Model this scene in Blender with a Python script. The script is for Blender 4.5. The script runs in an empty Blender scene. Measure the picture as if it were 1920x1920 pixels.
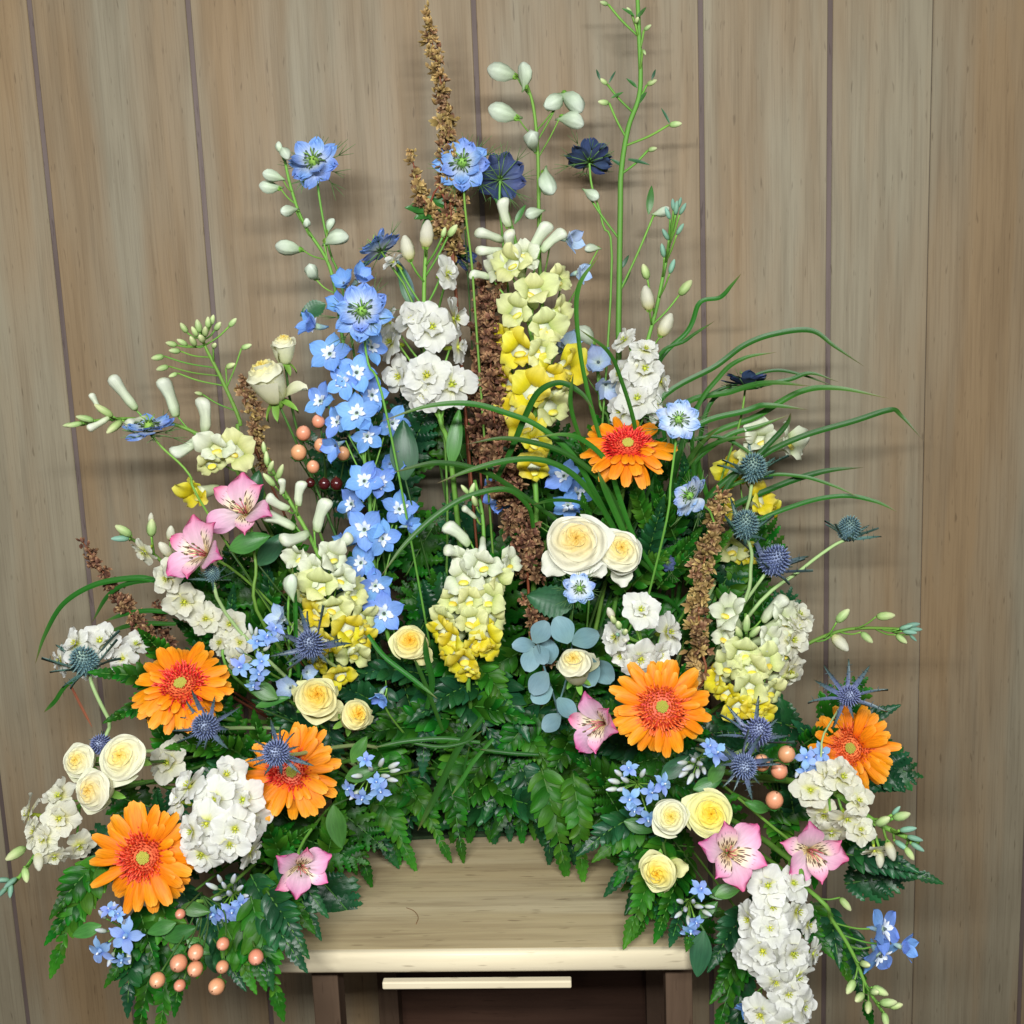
import bpy, math, random
from mathutils import Vector, Matrix

# ------------------------------------------------------------------ camera, light, exposure
scene = bpy.context.scene
COL = scene.collection
F_PX = 2000.0                      # focal length in photograph pixels (1920 wide)
TILT, ROLL = math.radians(9.0), math.radians(2.3)
CAM = Vector((0.0, -1.27, 0.52))
f0 = Vector((0, math.cos(TILT), -math.sin(TILT)))
u0 = Vector((0, math.sin(TILT), math.cos(TILT)))
r0 = Vector((1, 0, 0))
FW = f0
RT = r0 * math.cos(ROLL) - u0 * math.sin(ROLL)
UP = u0 * math.cos(ROLL) + r0 * math.sin(ROLL)
cd = bpy.data.cameras.new('camera')
cd.sensor_width = 36.0
cd.lens = 36.0 * F_PX / 1920.0
cd.clip_start, cd.clip_end = 0.02, 50
cam = bpy.data.objects.new('camera', cd)
COL.objects.link(cam)
cam.matrix_world = Matrix(((RT.x, UP.x, -FW.x, CAM.x), (RT.y, UP.y, -FW.y, CAM.y), (RT.z, UP.z, -FW.z, CAM.z), (0, 0, 0, 1)))
scene.camera = cam

world = bpy.data.worlds.new('World')
scene.world = world
world.use_nodes = True
bg = world.node_tree.nodes['Background']
bg.inputs[0].default_value = (0.95, 0.98, 1.0, 1)
bg.inputs[1].default_value = 0.06


def area(name, loc, target, sx, sy, watt, col):
    ld = bpy.data.lights.new(name, 'AREA')
    ld.shape = 'RECTANGLE'
    ld.size, ld.size_y, ld.energy, ld.color = sx, sy, watt, col
    lo = bpy.data.objects.new(name, ld)
    COL.objects.link(lo)
    lo.location = loc
    lo.rotation_euler = (Vector(target) - Vector(loc)).to_track_quat('-Z', 'Y').to_euler()


# two long fluorescent ceiling battens running parallel to the wall, in front of it
area('fluorescent_batten', (-0.05, -1.75, 0.95), (0, -0.1, 0.25), 1.2, 0.07, 48.5, (0.98, 1.0, 0.99))
area('fluorescent_batten', (0.0, -0.95, 1.75), (0, -0.15, 0.1), 2.6, 0.10, 2.5, (0.98, 1.0, 0.99))

vs = scene.view_settings
vs.view_transform = 'Standard'
vs.look = 'None'
vs.exposure, vs.gamma = 0.0, 1.0
scene.cycles.max_bounces = 6
scene.cycles.diffuse_bounces = 3
scene.cycles.transmission_bounces = 4
scene.cycles.use_denoising = True

RNG = random.Random(7)
UV_ = RNG.uniform
TAU = math.tau
rad = math.radians


# ------------------------------------------------------------------ placing: photo pixel + distance from the wall -> point
def ray(px, py):
    return FW + RT * ((px - 960) / F_PX) - UP * ((py - 960) / F_PX)


def P(px, py, d):
    v = ray(px, py)
    return CAM + v * ((-d - CAM.y) / v.y)


def PZ(px, py, z):
    v = ray(px, py)
    return CAM + v * ((z - CAM.z) / v.z)


def mpp(d):
    return (1.27 - d) * 1.012 / F_PX


def face(ix, iy, it):
    """direction given as right, up, towards the viewer"""
    return (RT * ix + UP * iy - FW * it).normalized()


def lerp(a, b, t):
    return a + (b - a) * t


def spline(pts, n):
    """Catmull-Rom through the points, n samples per span"""
    p = [Vector(q) for q in pts]
    if len(p) == 2:
        return [p[0].lerp(p[1], i / n) for i in range(n + 1)]
    p = [p[0] * 2 - p[1]] + p + [p[-1] * 2 - p[-2]]
    out = []
    for i in range(1, len(p) - 2):
        a, b, c, e = p[i - 1:i + 3]
        for k in range(n):
            t = k / n
            out.append(0.5 * ((2 * b) + (c - a) * t + (2 * a - 5 * b + 4 * c - e) * t * t + (3 * b - a - 3 * c + e) * t ** 3))
    out.append(p[-2])
    return out


def frame_z(F, roll=0.0):
    return F.to_track_quat('Z', 'Y').to_matrix().to_4x4() @ Matrix.Rotation(roll, 4, 'Z')


def T(v):
    return Matrix.Translation(v)


def RX(a):
    return Matrix.Rotation(a, 4, 'X')


def RY(a):
    return Matrix.Rotation(a, 4, 'Y')


def RZ(a):
    return Matrix.Rotation(a, 4, 'Z')


def SC(s, y=None, z=None):
    return Matrix.Diagonal((s, s if y is None else y, s if z is None else z, 1))


# ------------------------------------------------------------------ materials
def lin(h):
    h = h.lstrip('#')
    o = []
    for i in (0, 2, 4):
        c = int(h[i:i + 2], 16) / 255
        o.append(c / 12.92 if c <= 0.04045 else ((c + 0.055) / 1.055) ** 2.4)
    return (*o, 1)


class NT:
    def __init__(s, name):
        s.m = bpy.data.materials.new(name)
        s.m.use_nodes = True
        s.t = s.m.node_tree
        s.t.nodes.clear()
        s.out = s.n('ShaderNodeOutputMaterial')

    def n(s, typ, **kw):
        nd = s.t.nodes.new(typ)
        for k, v in kw.items():
            setattr(nd, k, v)
        return nd

    def l(s, a, b):
        s.t.links.new(a, b)

    def ramp(s, fac, stops, interp='LINEAR'):
        r = s.n('ShaderNodeValToRGB')
        r.color_ramp.interpolation = interp
        el = r.color_ramp.elements
        while len(el) < len(stops):
            el.new(0.5)
        for e, (p, c) in zip(el, stops):
            e.position = p
            e.color = lin(c) if isinstance(c, str) else (c, c, c, 1)
        s.l(fac, r.inputs[0])
        return r.outputs[0]

    def mix(s, fac, a, b, mode='MIX'):
        m = s.n('ShaderNodeMix', data_type='RGBA', blend_type=mode)
        for sock, v in ((m.inputs[0], fac), (m.inputs[6], a), (m.inputs[7], b)):
            if isinstance(v, (int, float)):
                sock.default_value = v if sock == m.inputs[0] else (v, v, v, 1)
            elif isinstance(v, tuple):
                sock.default_value = v
            else:
                s.l(v, sock)
        return m.outputs[2]

    def math(s, op, a, b=None, c=None):
        m = s.n('ShaderNodeMath', operation=op)
        for i, v in enumerate((a, b, c)):
            if v is None:
                continue
            if isinstance(v, (int, float)):
                m.inputs[i].default_value = v
            else:
                s.l(v, m.inputs[i])
        return m.outputs[0]

    def noise(s, vec, scale, detail=2.0, rough=0.5):
        n = s.n('ShaderNodeTexNoise')
        n.inputs['Scale'].default_value = scale
        n.inputs['Detail'].default_value = detail
        n.inputs['Roughness'].default_value = rough
        if vec is not None:
            s.l(vec, n.inputs['Vector'])
        return n.outputs['Fac']

    def mapping(s, vec, scale, loc=None):
        m = s.n('ShaderNodeMapping')
        m.inputs['Scale'].default_value = scale
        if loc is not None:
            s.l(loc, m.inputs['Location'])
        s.l(vec, m.inputs['Vector'])
        return m.outputs[0]


def pmat(name, stops, rough=0.55, trans=0.25, var=0.12, hue=0.012, vein=0.0, veins=9, spec=0.3, blotch=0.0, streak=None, coat=0.0):
    """plant tissue: colour runs along the petal or leaf (UV v), veins across it, a little light passes through"""
    n = NT(name)
    tc = n.n('ShaderNodeTexCoord')
    sep = n.n('ShaderNodeSeparateXYZ')
    n.l(tc.outputs['UV'], sep.inputs[0])
    u, v = sep.outputs[0], sep.outputs[1]
    col = n.ramp(v, stops)
    oi = n.n('ShaderNodeObjectInfo')
    nz = n.noise(n.mapping(tc.outputs['UV'], (veins * 1.0, 2.0, 1)), 1.5, 3)
    if vein:
        col = n.mix(n.math('MULTIPLY', n.ramp(nz, [(0.35, 0.0), (0.7, 1.0)]), vein), col, 0.05, 'MULTIPLY') if vein < 0 else \
            n.mix(n.math('MULTIPLY', n.ramp(nz, [(0.42, 1.0), (0.62, 0.0)]), vein), col, (0.35, 0.35, 0.38, 1), 'MULTIPLY')
    if blotch:
        bz = n.noise(tc.outputs['Object'], 90, 3)
        col = n.mix(n.math('MULTIPLY', n.ramp(bz, [(0.4, 0.0), (0.65, 1.0)]), blotch), col, (0.45, 0.5, 0.35, 1), 'MULTIPLY')
    if streak:
        # short dark dashes along the tepal, only in its middle
        vec = n.mapping(tc.outputs['UV'], (10.0, 3.0, 1))
        vo = n.n('ShaderNodeTexVoronoi', voronoi_dimensions='2D')
        vo.inputs['Scale'].default_value = 1.0
        vo.inputs['Randomness'].default_value = 0.75
        n.l(vec, vo.inputs['Vector'])
        dash = n.ramp(vo.outputs['Distance'], [(0.24, 1.0), (0.32, 0.0)])
        zone = n.ramp(v, [(0.12, 0.0), (0.22, 1.0), (0.62, 1.0), (0.74, 0.0)])
        col = n.mix(n.math('MULTIPLY', dash, zone), col, lin(streak))
    hs = n.n('ShaderNodeHueSaturation')
    n.l(col, hs.inputs['Color'])
    n.l(n.math('MULTIPLY_ADD', oi.outputs['Random'], 2 * var, 1 - var), hs.inputs['Value'])
    r2 = n.math('FRACT', n.math('MULTIPLY', oi.outputs['Random'], 17.3))
    n.l(n.math('MULTIPLY_ADD', r2, 2 * hue, 0.5 - hue), hs.inputs['Hue'])
    col = hs.outputs[0]
    b = n.n('ShaderNodeBsdfPrincipled')
    n.l(col, b.inputs['Base Color'])
    b.inputs['Roughness'].default_value = rough
    b.inputs['Specular IOR Level'].default_value = spec
    if coat:
        b.inputs['Coat Weight'].default_value = coat
        b.inputs['Coat Roughness'].default_value = 0.22
    bu = n.n('ShaderNodeBump')
    bu.inputs['Strength'].default_value = 0.25
    bu.inputs['Distance'].default_value = 0.0006
    n.l(nz, bu.inputs['Height'])
    n.l(bu.outputs[0], b.inputs['Normal'])
    if trans:
        tr = n.n('ShaderNodeBsdfTranslucent')
        n.l(col, tr.inputs[0])
        mx = n.n('ShaderNodeMixShader')
        mx.inputs[0].default_value = trans
        n.l(b.outputs[0], mx.inputs[1])
        n.l(tr.outputs[0], mx.inputs[2])
        n.l(mx.outputs[0], n.out.inputs[0])
    else:
        n.l(b.outputs[0], n.out.inputs[0])
    return n.m


M = {}
M['gerbera_petal'] = pmat('gerbera_petal', [(0, '#e2500a'), (0.25, '#f48006'), (0.8, '#f9940c'), (1, '#fbaa36')], vein=0.35, veins=7, trans=0.2, var=0.07, hue=0.006)
M['gerbera_fringe'] = pmat('gerbera_fringe', [(0, '#8e1c0a'), (0.45, '#d8431a'), (1, '#f0784a')], trans=0.1, var=0.1)
M['gerbera_disc'] = pmat('gerbera_disc', [(0, '#cdbf5c'), (1, '#a8a444')], trans=0.0, blotch=0.5)
M['stem'] = pmat('stem', [(0, '#5d8a35'), (1, '#74a544')], trans=0.05, var=0.2, vein=0.15)
M['stem_pale'] = pmat('stem_pale', [(0, '#9db574'), (1, '#a9c283')], trans=0.05, var=0.12)
M['stem_dark'] = pmat('stem_dark', [(0, '#3a5a2a'), (1, '#4c7030')], trans=0.05, var=0.2)
M['sepal'] = pmat('sepal', [(0, '#6f9a3a'), (1, '#7fae4a')], trans=0.15, var=0.15)
M['rose_outer'] = pmat('rose_outer', [(0, '#d6dba0'), (0.45, '#e2e2b8'), (1, '#e8e7cc')], trans=0.3, var=0.05, vein=0.08)
M['rose_inner'] = pmat('rose_inner', [(0, '#f0cd58'), (0.35, '#f0dc8c'), (0.7, '#eae4bc'), (1, '#e8e6d0')], trans=0.3, var=0.05, vein=0.08)
M['rose_outer_yellow'] = pmat('rose_outer_yellow', [(0, '#dcd880'), (0.5, '#e5e09c'), (1, '#e9e6b2')], trans=0.3, var=0.05, vein=0.08)
M['rose_inner_yellow'] = pmat('rose_inner_yellow', [(0, '#f2bd28'), (0.4, '#f0d358'), (0.75, '#eae094'), (1, '#e7e3ac')], trans=0.3, var=0.05)
M['rose_outer_white'] = pmat('rose_outer_white', [(0, '#dfe0c0'), (0.5, '#e6e6d2'), (1, '#e9e9de')], trans=0.3, var=0.04, vein=0.06)
M['stock_petal'] = pmat('stock_petal', [(0, '#b9c23e'), (0.14, '#e3e39a'), (0.34, '#e9e9dc'), (1, '#ebebe8')], trans=0.42, var=0.05, vein=0.10, veins=5)
M['stock_petal_cream'] = pmat('stock_petal_cream', [(0, '#b4bd3c'), (0.2, '#e6e3a0'), (0.45, '#e6e4cc'), (1, '#e9e8da')], trans=0.42, var=0.06, vein=0.12, veins=5)
M['stock_eye'] = pmat('stock_eye', [(0, '#7d9a2e'), (1, '#c3c63c')], trans=0.1)
M['bud_green'] = pmat('bud_green', [(0, '#7ba250'), (0.45, '#a9c27e'), (1, '#e6e6b4')], trans=0.1, var=0.12, vein=0.2)
M['bud_bluegreen'] = pmat('bud_bluegreen', [(0, '#5f8a66'), (0.7, '#7fa896'), (1, '#a9c4a6')], trans=0.1, var=0.15)
M['snap_white'] = pmat('snap_white', [(0, '#c2d68c'), (0.4, '#e2e8c8'), (1, '#e9ecd8')], trans=0.38, var=0.05, vein=0.10, veins=5)
M['snap_pale'] = pmat('snap_pale', [(0, '#bfd272'), (0.45, '#e0e49c'), (1, '#e8eab2')], trans=0.38, var=0.06, vein=0.10, veins=5)
M['snap_yellow'] = pmat('snap_yellow', [(0, '#dcd23a'), (0.5, '#efdc24'), (1, '#ece36a')], trans=0.38, var=0.07, vein=0.10, veins=5)
M['snap_bud'] = pmat('snap_bud', [(0, '#a2c070'), (0.25, '#d6e0be'), (0.7, '#e6ead8'), (1, '#dde4be')], trans=0.25, var=0.07, vein=0.2, veins=6)
M['snap_tube'] = pmat('snap_tube', [(0, '#c4d68c'), (1, '#e6ebcc')], trans=0.25, var=0.06, vein=0.15)
M['snap_palate'] = pmat('snap_palate', [(0, '#f0d83a'), (0.6, '#f1df5a'), (1, '#ece9a0')], trans=0.2, var=0.05)
M['delph_petal'] = pmat('delph_petal', [(0, '#a4c2f0'), (0.4, '#82aef0'), (1, '#76a2ec')], trans=0.3, var=0.10, hue=0.015, vein=0.18, veins=5)
M['delph_pale'] = pmat('delph_pale', [(0, '#d6e2d2'), (0.4, '#bcd0ee'), (1, '#a8c0ee')], trans=0.3, var=0.08, hue=0.015, vein=0.15, veins=5)
M['delph_bee'] = pmat('delph_bee', [(0, '#c8d6e8'), (1, '#f2f5fa')], trans=0.2, var=0.05)
M['delph_spur'] = pmat('delph_spur', [(0, '#a9c2a0'), (1, '#7ea8e0')], trans=0.2)
M['delph_bud'] = pmat('delph_bud', [(0, '#8fb070'), (0.35, '#c4d4b4'), (1, '#dfe8d8')], trans=0.2, var=0.08, vein=0.25, veins=4)
M['dark_eye'] = pmat('dark_eye', [(0, '#39484a'), (1, '#4a585c')], trans=0.0)
M['nigella_petal'] = pmat('nigella_petal', [(0, '#e8f0ee'), (0.3, '#d2e0f4'), (0.62, '#98b8f2'), (1, '#74a0ee')], trans=0.3, var=0.08, hue=0.012, vein=0.35, veins=8)
M['nigella_light'] = pmat('nigella_light', [(0, '#eef4ee'), (0.45, '#dbe6f4'), (0.8, '#b0c8f0'), (1, '#8fb2ee')], trans=0.3, var=0.06, vein=0.25, veins=8)
M['nigella_dark'] = pmat('nigella_dark', [(0, '#445464'), (0.5, '#44547c'), (1, '#38466e')], trans=0.12, var=0.15, vein=0.35, veins=8)
M['nigella_heart'] = pmat('nigella_heart', [(0, '#5a8a34'), (1, '#86ae4c')], trans=0.05)
M['stamen_dark'] = pmat('stamen_dark', [(0, '#8fae74'), (0.5, '#4a6636'), (1, '#27371f')], trans=0.0)
M['thread'] = pmat('thread', [(0, '#4e7038'), (1, '#64854e')], trans=0.05, var=0.2)
M['thistle_cone'] = pmat('thistle_cone', [(0, '#3b4260'), (0.5, '#59648c'), (1, '#9aa6c0')], trans=0.0, var=0.12)
M['thistle_cone_green'] = pmat('thistle_cone_green', [(0, '#3f5560'), (0.55, '#5b7a80'), (1, '#98b09c')], trans=0.0, var=0.12)
M['thistle_bract'] = pmat('thistle_bract', [(0, '#7a7cbc'), (0.22, '#656e94'), (0.6, '#4d6068'), (1, '#4a6056')], trans=0.05, var=0.2, rough=0.4, spec=0.45, vein=0.3)
M['thistle_bract_green'] = pmat('thistle_bract_green', [(0, '#5f7f80'), (0.5, '#496a60'), (1, '#3c564e')], trans=0.05, var=0.2, rough=0.4, spec=0.45, vein=0.3)
M['alstro_outer'] = pmat('alstro_outer', [(0, '#c9c08a'), (0.2, '#eedade'), (0.55, '#ecc0d6'), (0.82, '#e59cc2'), (1, '#d4548e')], trans=0.3, var=0.06, vein=0.18, veins=6)
M['alstro_inner'] = pmat('alstro_inner', [(0, '#d9b47c'), (0.2, '#f2e0a8'), (0.5, '#f4e4cc'), (0.68, '#f0bcd2'), (1, '#dc5f9a')], trans=0.25, var=0.05, streak='#4a1a22')
M['alstro_stamen'] = pmat('alstro_stamen', [(0, '#e08a90'), (0.8, '#d9707e'), (1, '#6e6a4a')], trans=0.0)
M['tweedia'] = pmat('tweedia', [(0, '#5f86d0'), (0.3, '#93b4ee'), (1, '#9dbbf0')], trans=0.3, var=0.08, hue=0.02, vein=0.1)
M['tweedia_bud'] = pmat('tweedia_bud', [(0, '#8aa67a'), (0.5, '#c9cfc4'), (1, '#b4bce0')], trans=0.15, var=0.1)
M['berry'] = pmat('berry', [(0, '#c67f58'), (0.6, '#d08f6c'), (1, '#d89f80')], rough=0.33, trans=0.0, var=0.08, spec=0.4, coat=0.08)
M['berry_dark'] = pmat('berry_dark', [(0, '#3c1210'), (1, '#4c1a16')], rough=0.2, trans=0.0, spec=0.5, coat=0.4)
M['berry_tip'] = pmat('berry_tip', [(0, '#6d3a22'), (1, '#7d4a2c')], trans=0.0)
M['seed'] = pmat('seed', [(0, '#49301f'), (0.6, '#79583c'), (1, '#aa8b66')], trans=0.0, var=0.3, rough=0.7, hue=0.01)
M['seed_red'] = pmat('seed_red', [(0, '#3a2319'), (0.6, '#674431'), (1, '#a07a58')], trans=0.0, var=0.3, rough=0.7, hue=0.01)
M['seed_gold'] = pmat('seed_gold', [(0, '#66502a'), (0.6, '#957a48'), (1, '#bda26a')], trans=0.0, var=0.3, rough=0.7, hue=0.01)
M['grass'] = pmat('grass', [(0, '#2f6a1c'), (0.75, '#2f6820'), (0.9, '#4c7430'), (1, '#6a5a34')], trans=0.2, var=0.35, rough=0.4, spec=0.4, vein=0.3, veins=12)
M['fern'] = pmat('fern', [(0, '#1b490f'), (0.5, '#1f5410'), (1, '#33761c')], trans=0.18, var=0.40, rough=0.38, spec=0.17, vein=0.30, veins=5, hue=0.02)
M['fern_light'] = pmat('fern_light', [(0, '#2c5f16'), (0.5, '#346c18'), (1, '#4a8526')], trans=0.22, var=0.25, rough=0.42, spec=0.17, vein=0.3, veins=5, hue=0.02)
M['fern_blue'] = pmat('fern_blue', [(0, '#173f22'), (0.5, '#1a4a28'), (1, '#2a6238')], trans=0.15, var=0.3, rough=0.33, spec=0.25, vein=0.3, veins=5, hue=0.02)
M['fern_rachis'] = pmat('fern_rachis', [(0, '#39611f'), (1, '#4c8034')], trans=0.0)
M['leaf'] = pmat('leaf', [(0, '#4d8438'), (0.5, '#3c7330'), (1, '#48803a')], trans=0.2, var=0.25, rough=0.38, spec=0.4, vein=0.3, veins=6)
M['leaf_dark'] = pmat('leaf_dark', [(0, '#3a6840'), (0.5, '#2c5a3a'), (1, '#35653f')], trans=0.15, var=0.2, rough=0.4, spec=0.4, vein=0.3, veins=6)
M['eucalyptus'] = pmat('eucalyptus', [(0, '#6f8f90'), (0.5, '#6d8f98'), (1, '#7f9ea6')], trans=0.12, var=0.15, rough=0.6, vein=0.15)
M['foam'] = pmat('foam', [(0, '#23331e'), (1, '#28381f')], trans=0.0, rough=0.9, blotch=0.6)


def wood(name, ca, cb, cc, along, fine, rough=0.45, streak=0.5):
    """printed wood grain stretched along one axis; every board is cut from another place"""
    n = NT(name)
    tc = n.n('ShaderNodeTexCoord')
    oi = n.n('ShaderNodeObjectInfo')
    off = n.math('MULTIPLY', oi.outputs['Random'], 9.0)
    cmb = n.n('ShaderNodeCombineXYZ')
    for i in range(3):
        n.l(off, cmb.inputs[i])

    def st(a, c):
        s = [c, c, c]
        s[along] = a
        return tuple(s)
    base = tc.outputs['Object']
    # wandering of the fibres
    wob = n.n('ShaderNodeTexNoise')
    wob.inputs['Scale'].default_value = 1.0
    n.l(n.mapping(base, st(2.2, 3.0), cmb.outputs[0]), wob.inputs['Vector'])
    vm = n.n('ShaderNodeVectorMath', operation='MULTIPLY_ADD')
    n.l(wob.outputs['Color'], vm.inputs[0])
    vm.inputs[1].default_value = (0.022, 0.022, 0.022)
    n.l(base, vm.inputs[2])
    vec = vm.outputs[0]
    big = n.noise(n.mapping(vec, st(1.3, 13.0), cmb.outputs[0]), 1.0, 3, 0.55)
    mid = n.noise(n.mapping(vec, st(3.5, 60.0), cmb.outputs[0]), 1.0, 4, 0.6)
    fin = n.noise(n.mapping(base, st(9.0, fine), cmb.outputs[0]), 1.0, 3, 0.6)
    blot = n.noise(n.mapping(base, st(3.0, 6.0), cmb.outputs[0]), 1.0, 3)
    col = n.ramp(big, [(0.36, ca), (0.5, cb), (0.62, cc)])
    col = n.mix(n.math('MULTIPLY', n.ramp(mid, [(0.40, 1.0), (0.56, 0.0)]), streak), col, (0.62, 0.58, 0.55, 1), 'MULTIPLY')
    col = n.mix(n.math('MULTIPLY', n.ramp(fin, [(0.36, 1.0), (0.50, 0.0)]), streak * 0.9), col, (0.60, 0.56, 0.54, 1), 'MULTIPLY')
    col = n.mix(n.math('MULTIPLY', n.ramp(blot, [(0.42, 0.0), (0.68, 1.0)]), 0.45), col, (1.16, 1.15, 1.14, 1), 'MULTIPLY')
    # small flecks and pores
    fl = n.noise(n.mapping(base, st(40.0, 260.0)), 1.0, 1)
    col = n.mix(n.math('MULTIPLY', n.ramp(fl, [(0.24, 1.0), (0.33, 0.0)]), 0.55), col, (0.4, 0.36, 0.33, 1), 'MULTIPLY')
    hs = n.n('ShaderNodeHueSaturation')
    n.l(col, hs.inputs['Color'])
    n.l(n.math('MULTIPLY_ADD', oi.outputs['Random'], 0.12, 0.94), hs.inputs['Value'])
    b = n.n('ShaderNodeBsdfPrincipled')
    n.l(hs.outputs[0], b.inputs['Base Color'])
    n.l(n.ramp(mid, [(0.3, rough + 0.12), (0.7, rough)]), b.inputs['Roughness'])
    b.inputs['Specular IOR Level'].default_value = 0.25
    bu = n.n('ShaderNodeBump')
    bu.inputs['Strength'].default_value = 0.2
    bu.inputs['Distance'].default_value = 0.0008
    n.l(fin, bu.inputs['Height'])
    n.l(bu.outputs[0], b.inputs['Normal'])
    n.l(b.outputs[0], n.out.inputs[0])
    return n.m


M['panel'] = wood('panel_print', '#836e52', '#83745d', '#857c68', 2, 420.0, 0.5, 0.34)
M['groove'] = wood('panel_groove', '#564a46', '#5f524e', '#695c58', 2, 200.0, 0.6, 0.3)
M['table_top'] = wood('table_laminate', '#a3916f', '#aa9a79', '#b0a284', 0, 190.0, 0.42, 0.45)
M['edge_band'] = wood('table_edge', '#d6c8a8', '#d9ccae', '#dcd0b4', 0, 90.0, 0.35, 0.12)
M['table_leg'] = wood('table_leg', '#4a3a2e', '#504032', '#574638', 2, 160.0, 0.5, 0.4)
M['dark_wood'] = wood('dark_wood', '#34231b', '#3a281f', '#412d23', 0, 160.0, 0.5, 0.4)
M['floor'] = wood('floor', '#5b4a3c', '#645244', '#6b594a', 0, 120.0, 0.5, 0.4)


# ------------------------------------------------------------------ mesh building
class MB:
    def __init__(s):
        s.v, s.f, s.uv, s.mi = [], [], [], []

    def grid(s, fn, nu, nv, mi=0):
        b = len(s.v)
        for j in range(nv + 1):
            for i in range(nu + 1):
                u, v = i / nu, j / nv
                s.v.append(tuple(fn(u, v)))
                s.uv.append((u, v))
        for j in range(nv):
            for i in range(nu):
                a = b + j * (nu + 1) + i
                s.f.append((a, a + 1, a + nu + 2, a + nu + 1))
                s.mi.append(mi)

    def tube(s, pts, rr, n=6, mi=0, v0=0.0, v1=1.0):
        pts = [Vector(p) for p in pts]
        N = len(pts)
        if not hasattr(rr, '__len__'):
            rr = [rr] * N
        b = len(s.v)
        ref = Vector((0.31, 0.52, 0.79))
        for k in range(N):
            t = (pts[min(k + 1, N - 1)] - pts[max(k - 1, 0)])
            if t.length < 1e-9:
                t = Vector((0, 0, 1))
            t.normalize()
            a = ref - t * ref.dot(t)
            if a.length < 1e-4:
                a = t.orthogonal()
            a.normalize()
            ref = a
            c = t.cross(a)
            for i in range(n):
                th = TAU * i / n
                s.v.append(tuple(pts[k] + (a * math.cos(th) + c * math.sin(th)) * rr[k]))
                s.uv.append((i / n, lerp(v0, v1, k / max(1, N - 1))))
        for k in range(N - 1):
            for i in range(n):
                i2 = (i + 1) % n
                s.f.append((b + k * n + i, b + k * n + i2, b + (k + 1) * n + i2, b + (k + 1) * n + i))
                s.mi.append(mi)
        s.f.append(tuple(b + i for i in reversed(range(n))))
        s.mi.append(mi)
        s.f.append(tuple(b + (N - 1) * n + i for i in range(n)))
        s.mi.append(mi)

    def revolve(s, prof, n=10, mi=0, bend=0.0, ribs=0, rib=0.0, xf=None):
        b = len(s.v)
        L = len(prof)
        zt = prof[-1][0] or 1
        for k, (z, r) in enumerate(prof):
            for i in range(n):
                th = TAU * i / n
                q = r * (1 + rib * math.cos(ribs * th)) if ribs else r
                p = Vector((q * math.cos(th) + bend * (z / zt) ** 2, q * math.sin(th), z))
                if xf is not None:
                    p = xf @ p
                s.v.append(tuple(p))
                s.uv.append((i / n, k / (L - 1)))
        for k in range(L - 1):
            for i in range(n):
                i2 = (i + 1) % n
                s.f.append((b + k * n + i, b + k * n + i2, b + (k + 1) * n + i2, b + (k + 1) * n + i))
                s.mi.append(mi)
        s.f.append(tuple(b + i for i in reversed(range(n))))
        s.mi.append(mi)
        s.f.append(tuple(b + (L - 1) * n + i for i in range(n)))
        s.mi.append(mi)

    def box(s, lo, hi, xf=None, mi=0, bev=0.0):
        b = len(s.v)
        for k in range(8):
            p = Vector((hi[0] if k & 1 else lo[0], hi[1] if k & 2 else lo[1], hi[2] if k & 4 else lo[2]))
            if xf is not None:
                p = xf @ p
            s.v.append(tuple(p))
            s.uv.append((float(k & 1), float((k >> 2) & 1)))
        for q in ((0, 2, 3, 1), (4, 5, 7, 6), (0, 1, 5, 4), (2, 6, 7, 3), (0, 4, 6, 2), (1, 3, 7, 5)):
            s.f.append(tuple(b + i for i in q))
            s.mi.append(mi)

    def mesh(s, name, mats, smooth=True):
        me = bpy.data.meshes.new(name)
        me.from_pydata(s.v, [], s.f)
        ul = me.uv_layers.new(name='UVMap')
        loops = [0] * len(me.loops)
        me.loops.foreach_get('vertex_index', loops)
        flat = []
        for i in loops:
            flat.extend(s.uv[i])
        ul.data.foreach_set('uv', flat)
        for m in (mats if isinstance(mats, (list, tuple)) else [mats]):
            me.materials.append(M[m] if isinstance(m, str) else m)
        if any(s.mi):
            me.polygons.foreach_set('material_index', s.mi)
        if smooth:
            me.polygons.foreach_set('use_smooth', [True] * len(me.polygons))
        me.update()
        return me


_with = {}


def with_mat(me, mat):
    """the same shape in another colour (shares nothing but the geometry's recipe)"""
    k = (me.name, mat)
    if k not in _with:
        c = me.copy()
        c.materials.clear()
        c.materials.append(M[mat])
        _with[k] = c
    return _with[k]


def link(name, me, parent=None, mtx=None, kind=None, label=None):
    o = bpy.data.objects.new(name, me)
    COL.objects.link(o)
    if parent is not None:
        o.parent = parent
    if mtx is not None:
        o.matrix_basis = mtx
    if kind:
        o['kind'] = kind
    if label:
        o['label'] = label
    return o


def thing(name, label, cat, loc, group=None):
    o = bpy.data.objects.new(name, None)
    o.empty_display_size = 0.01
    COL.objects.link(o)
    o.location = loc
    o['label'] = label
    o['category'] = cat
    if group:
        o['group'] = group
    return o


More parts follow.
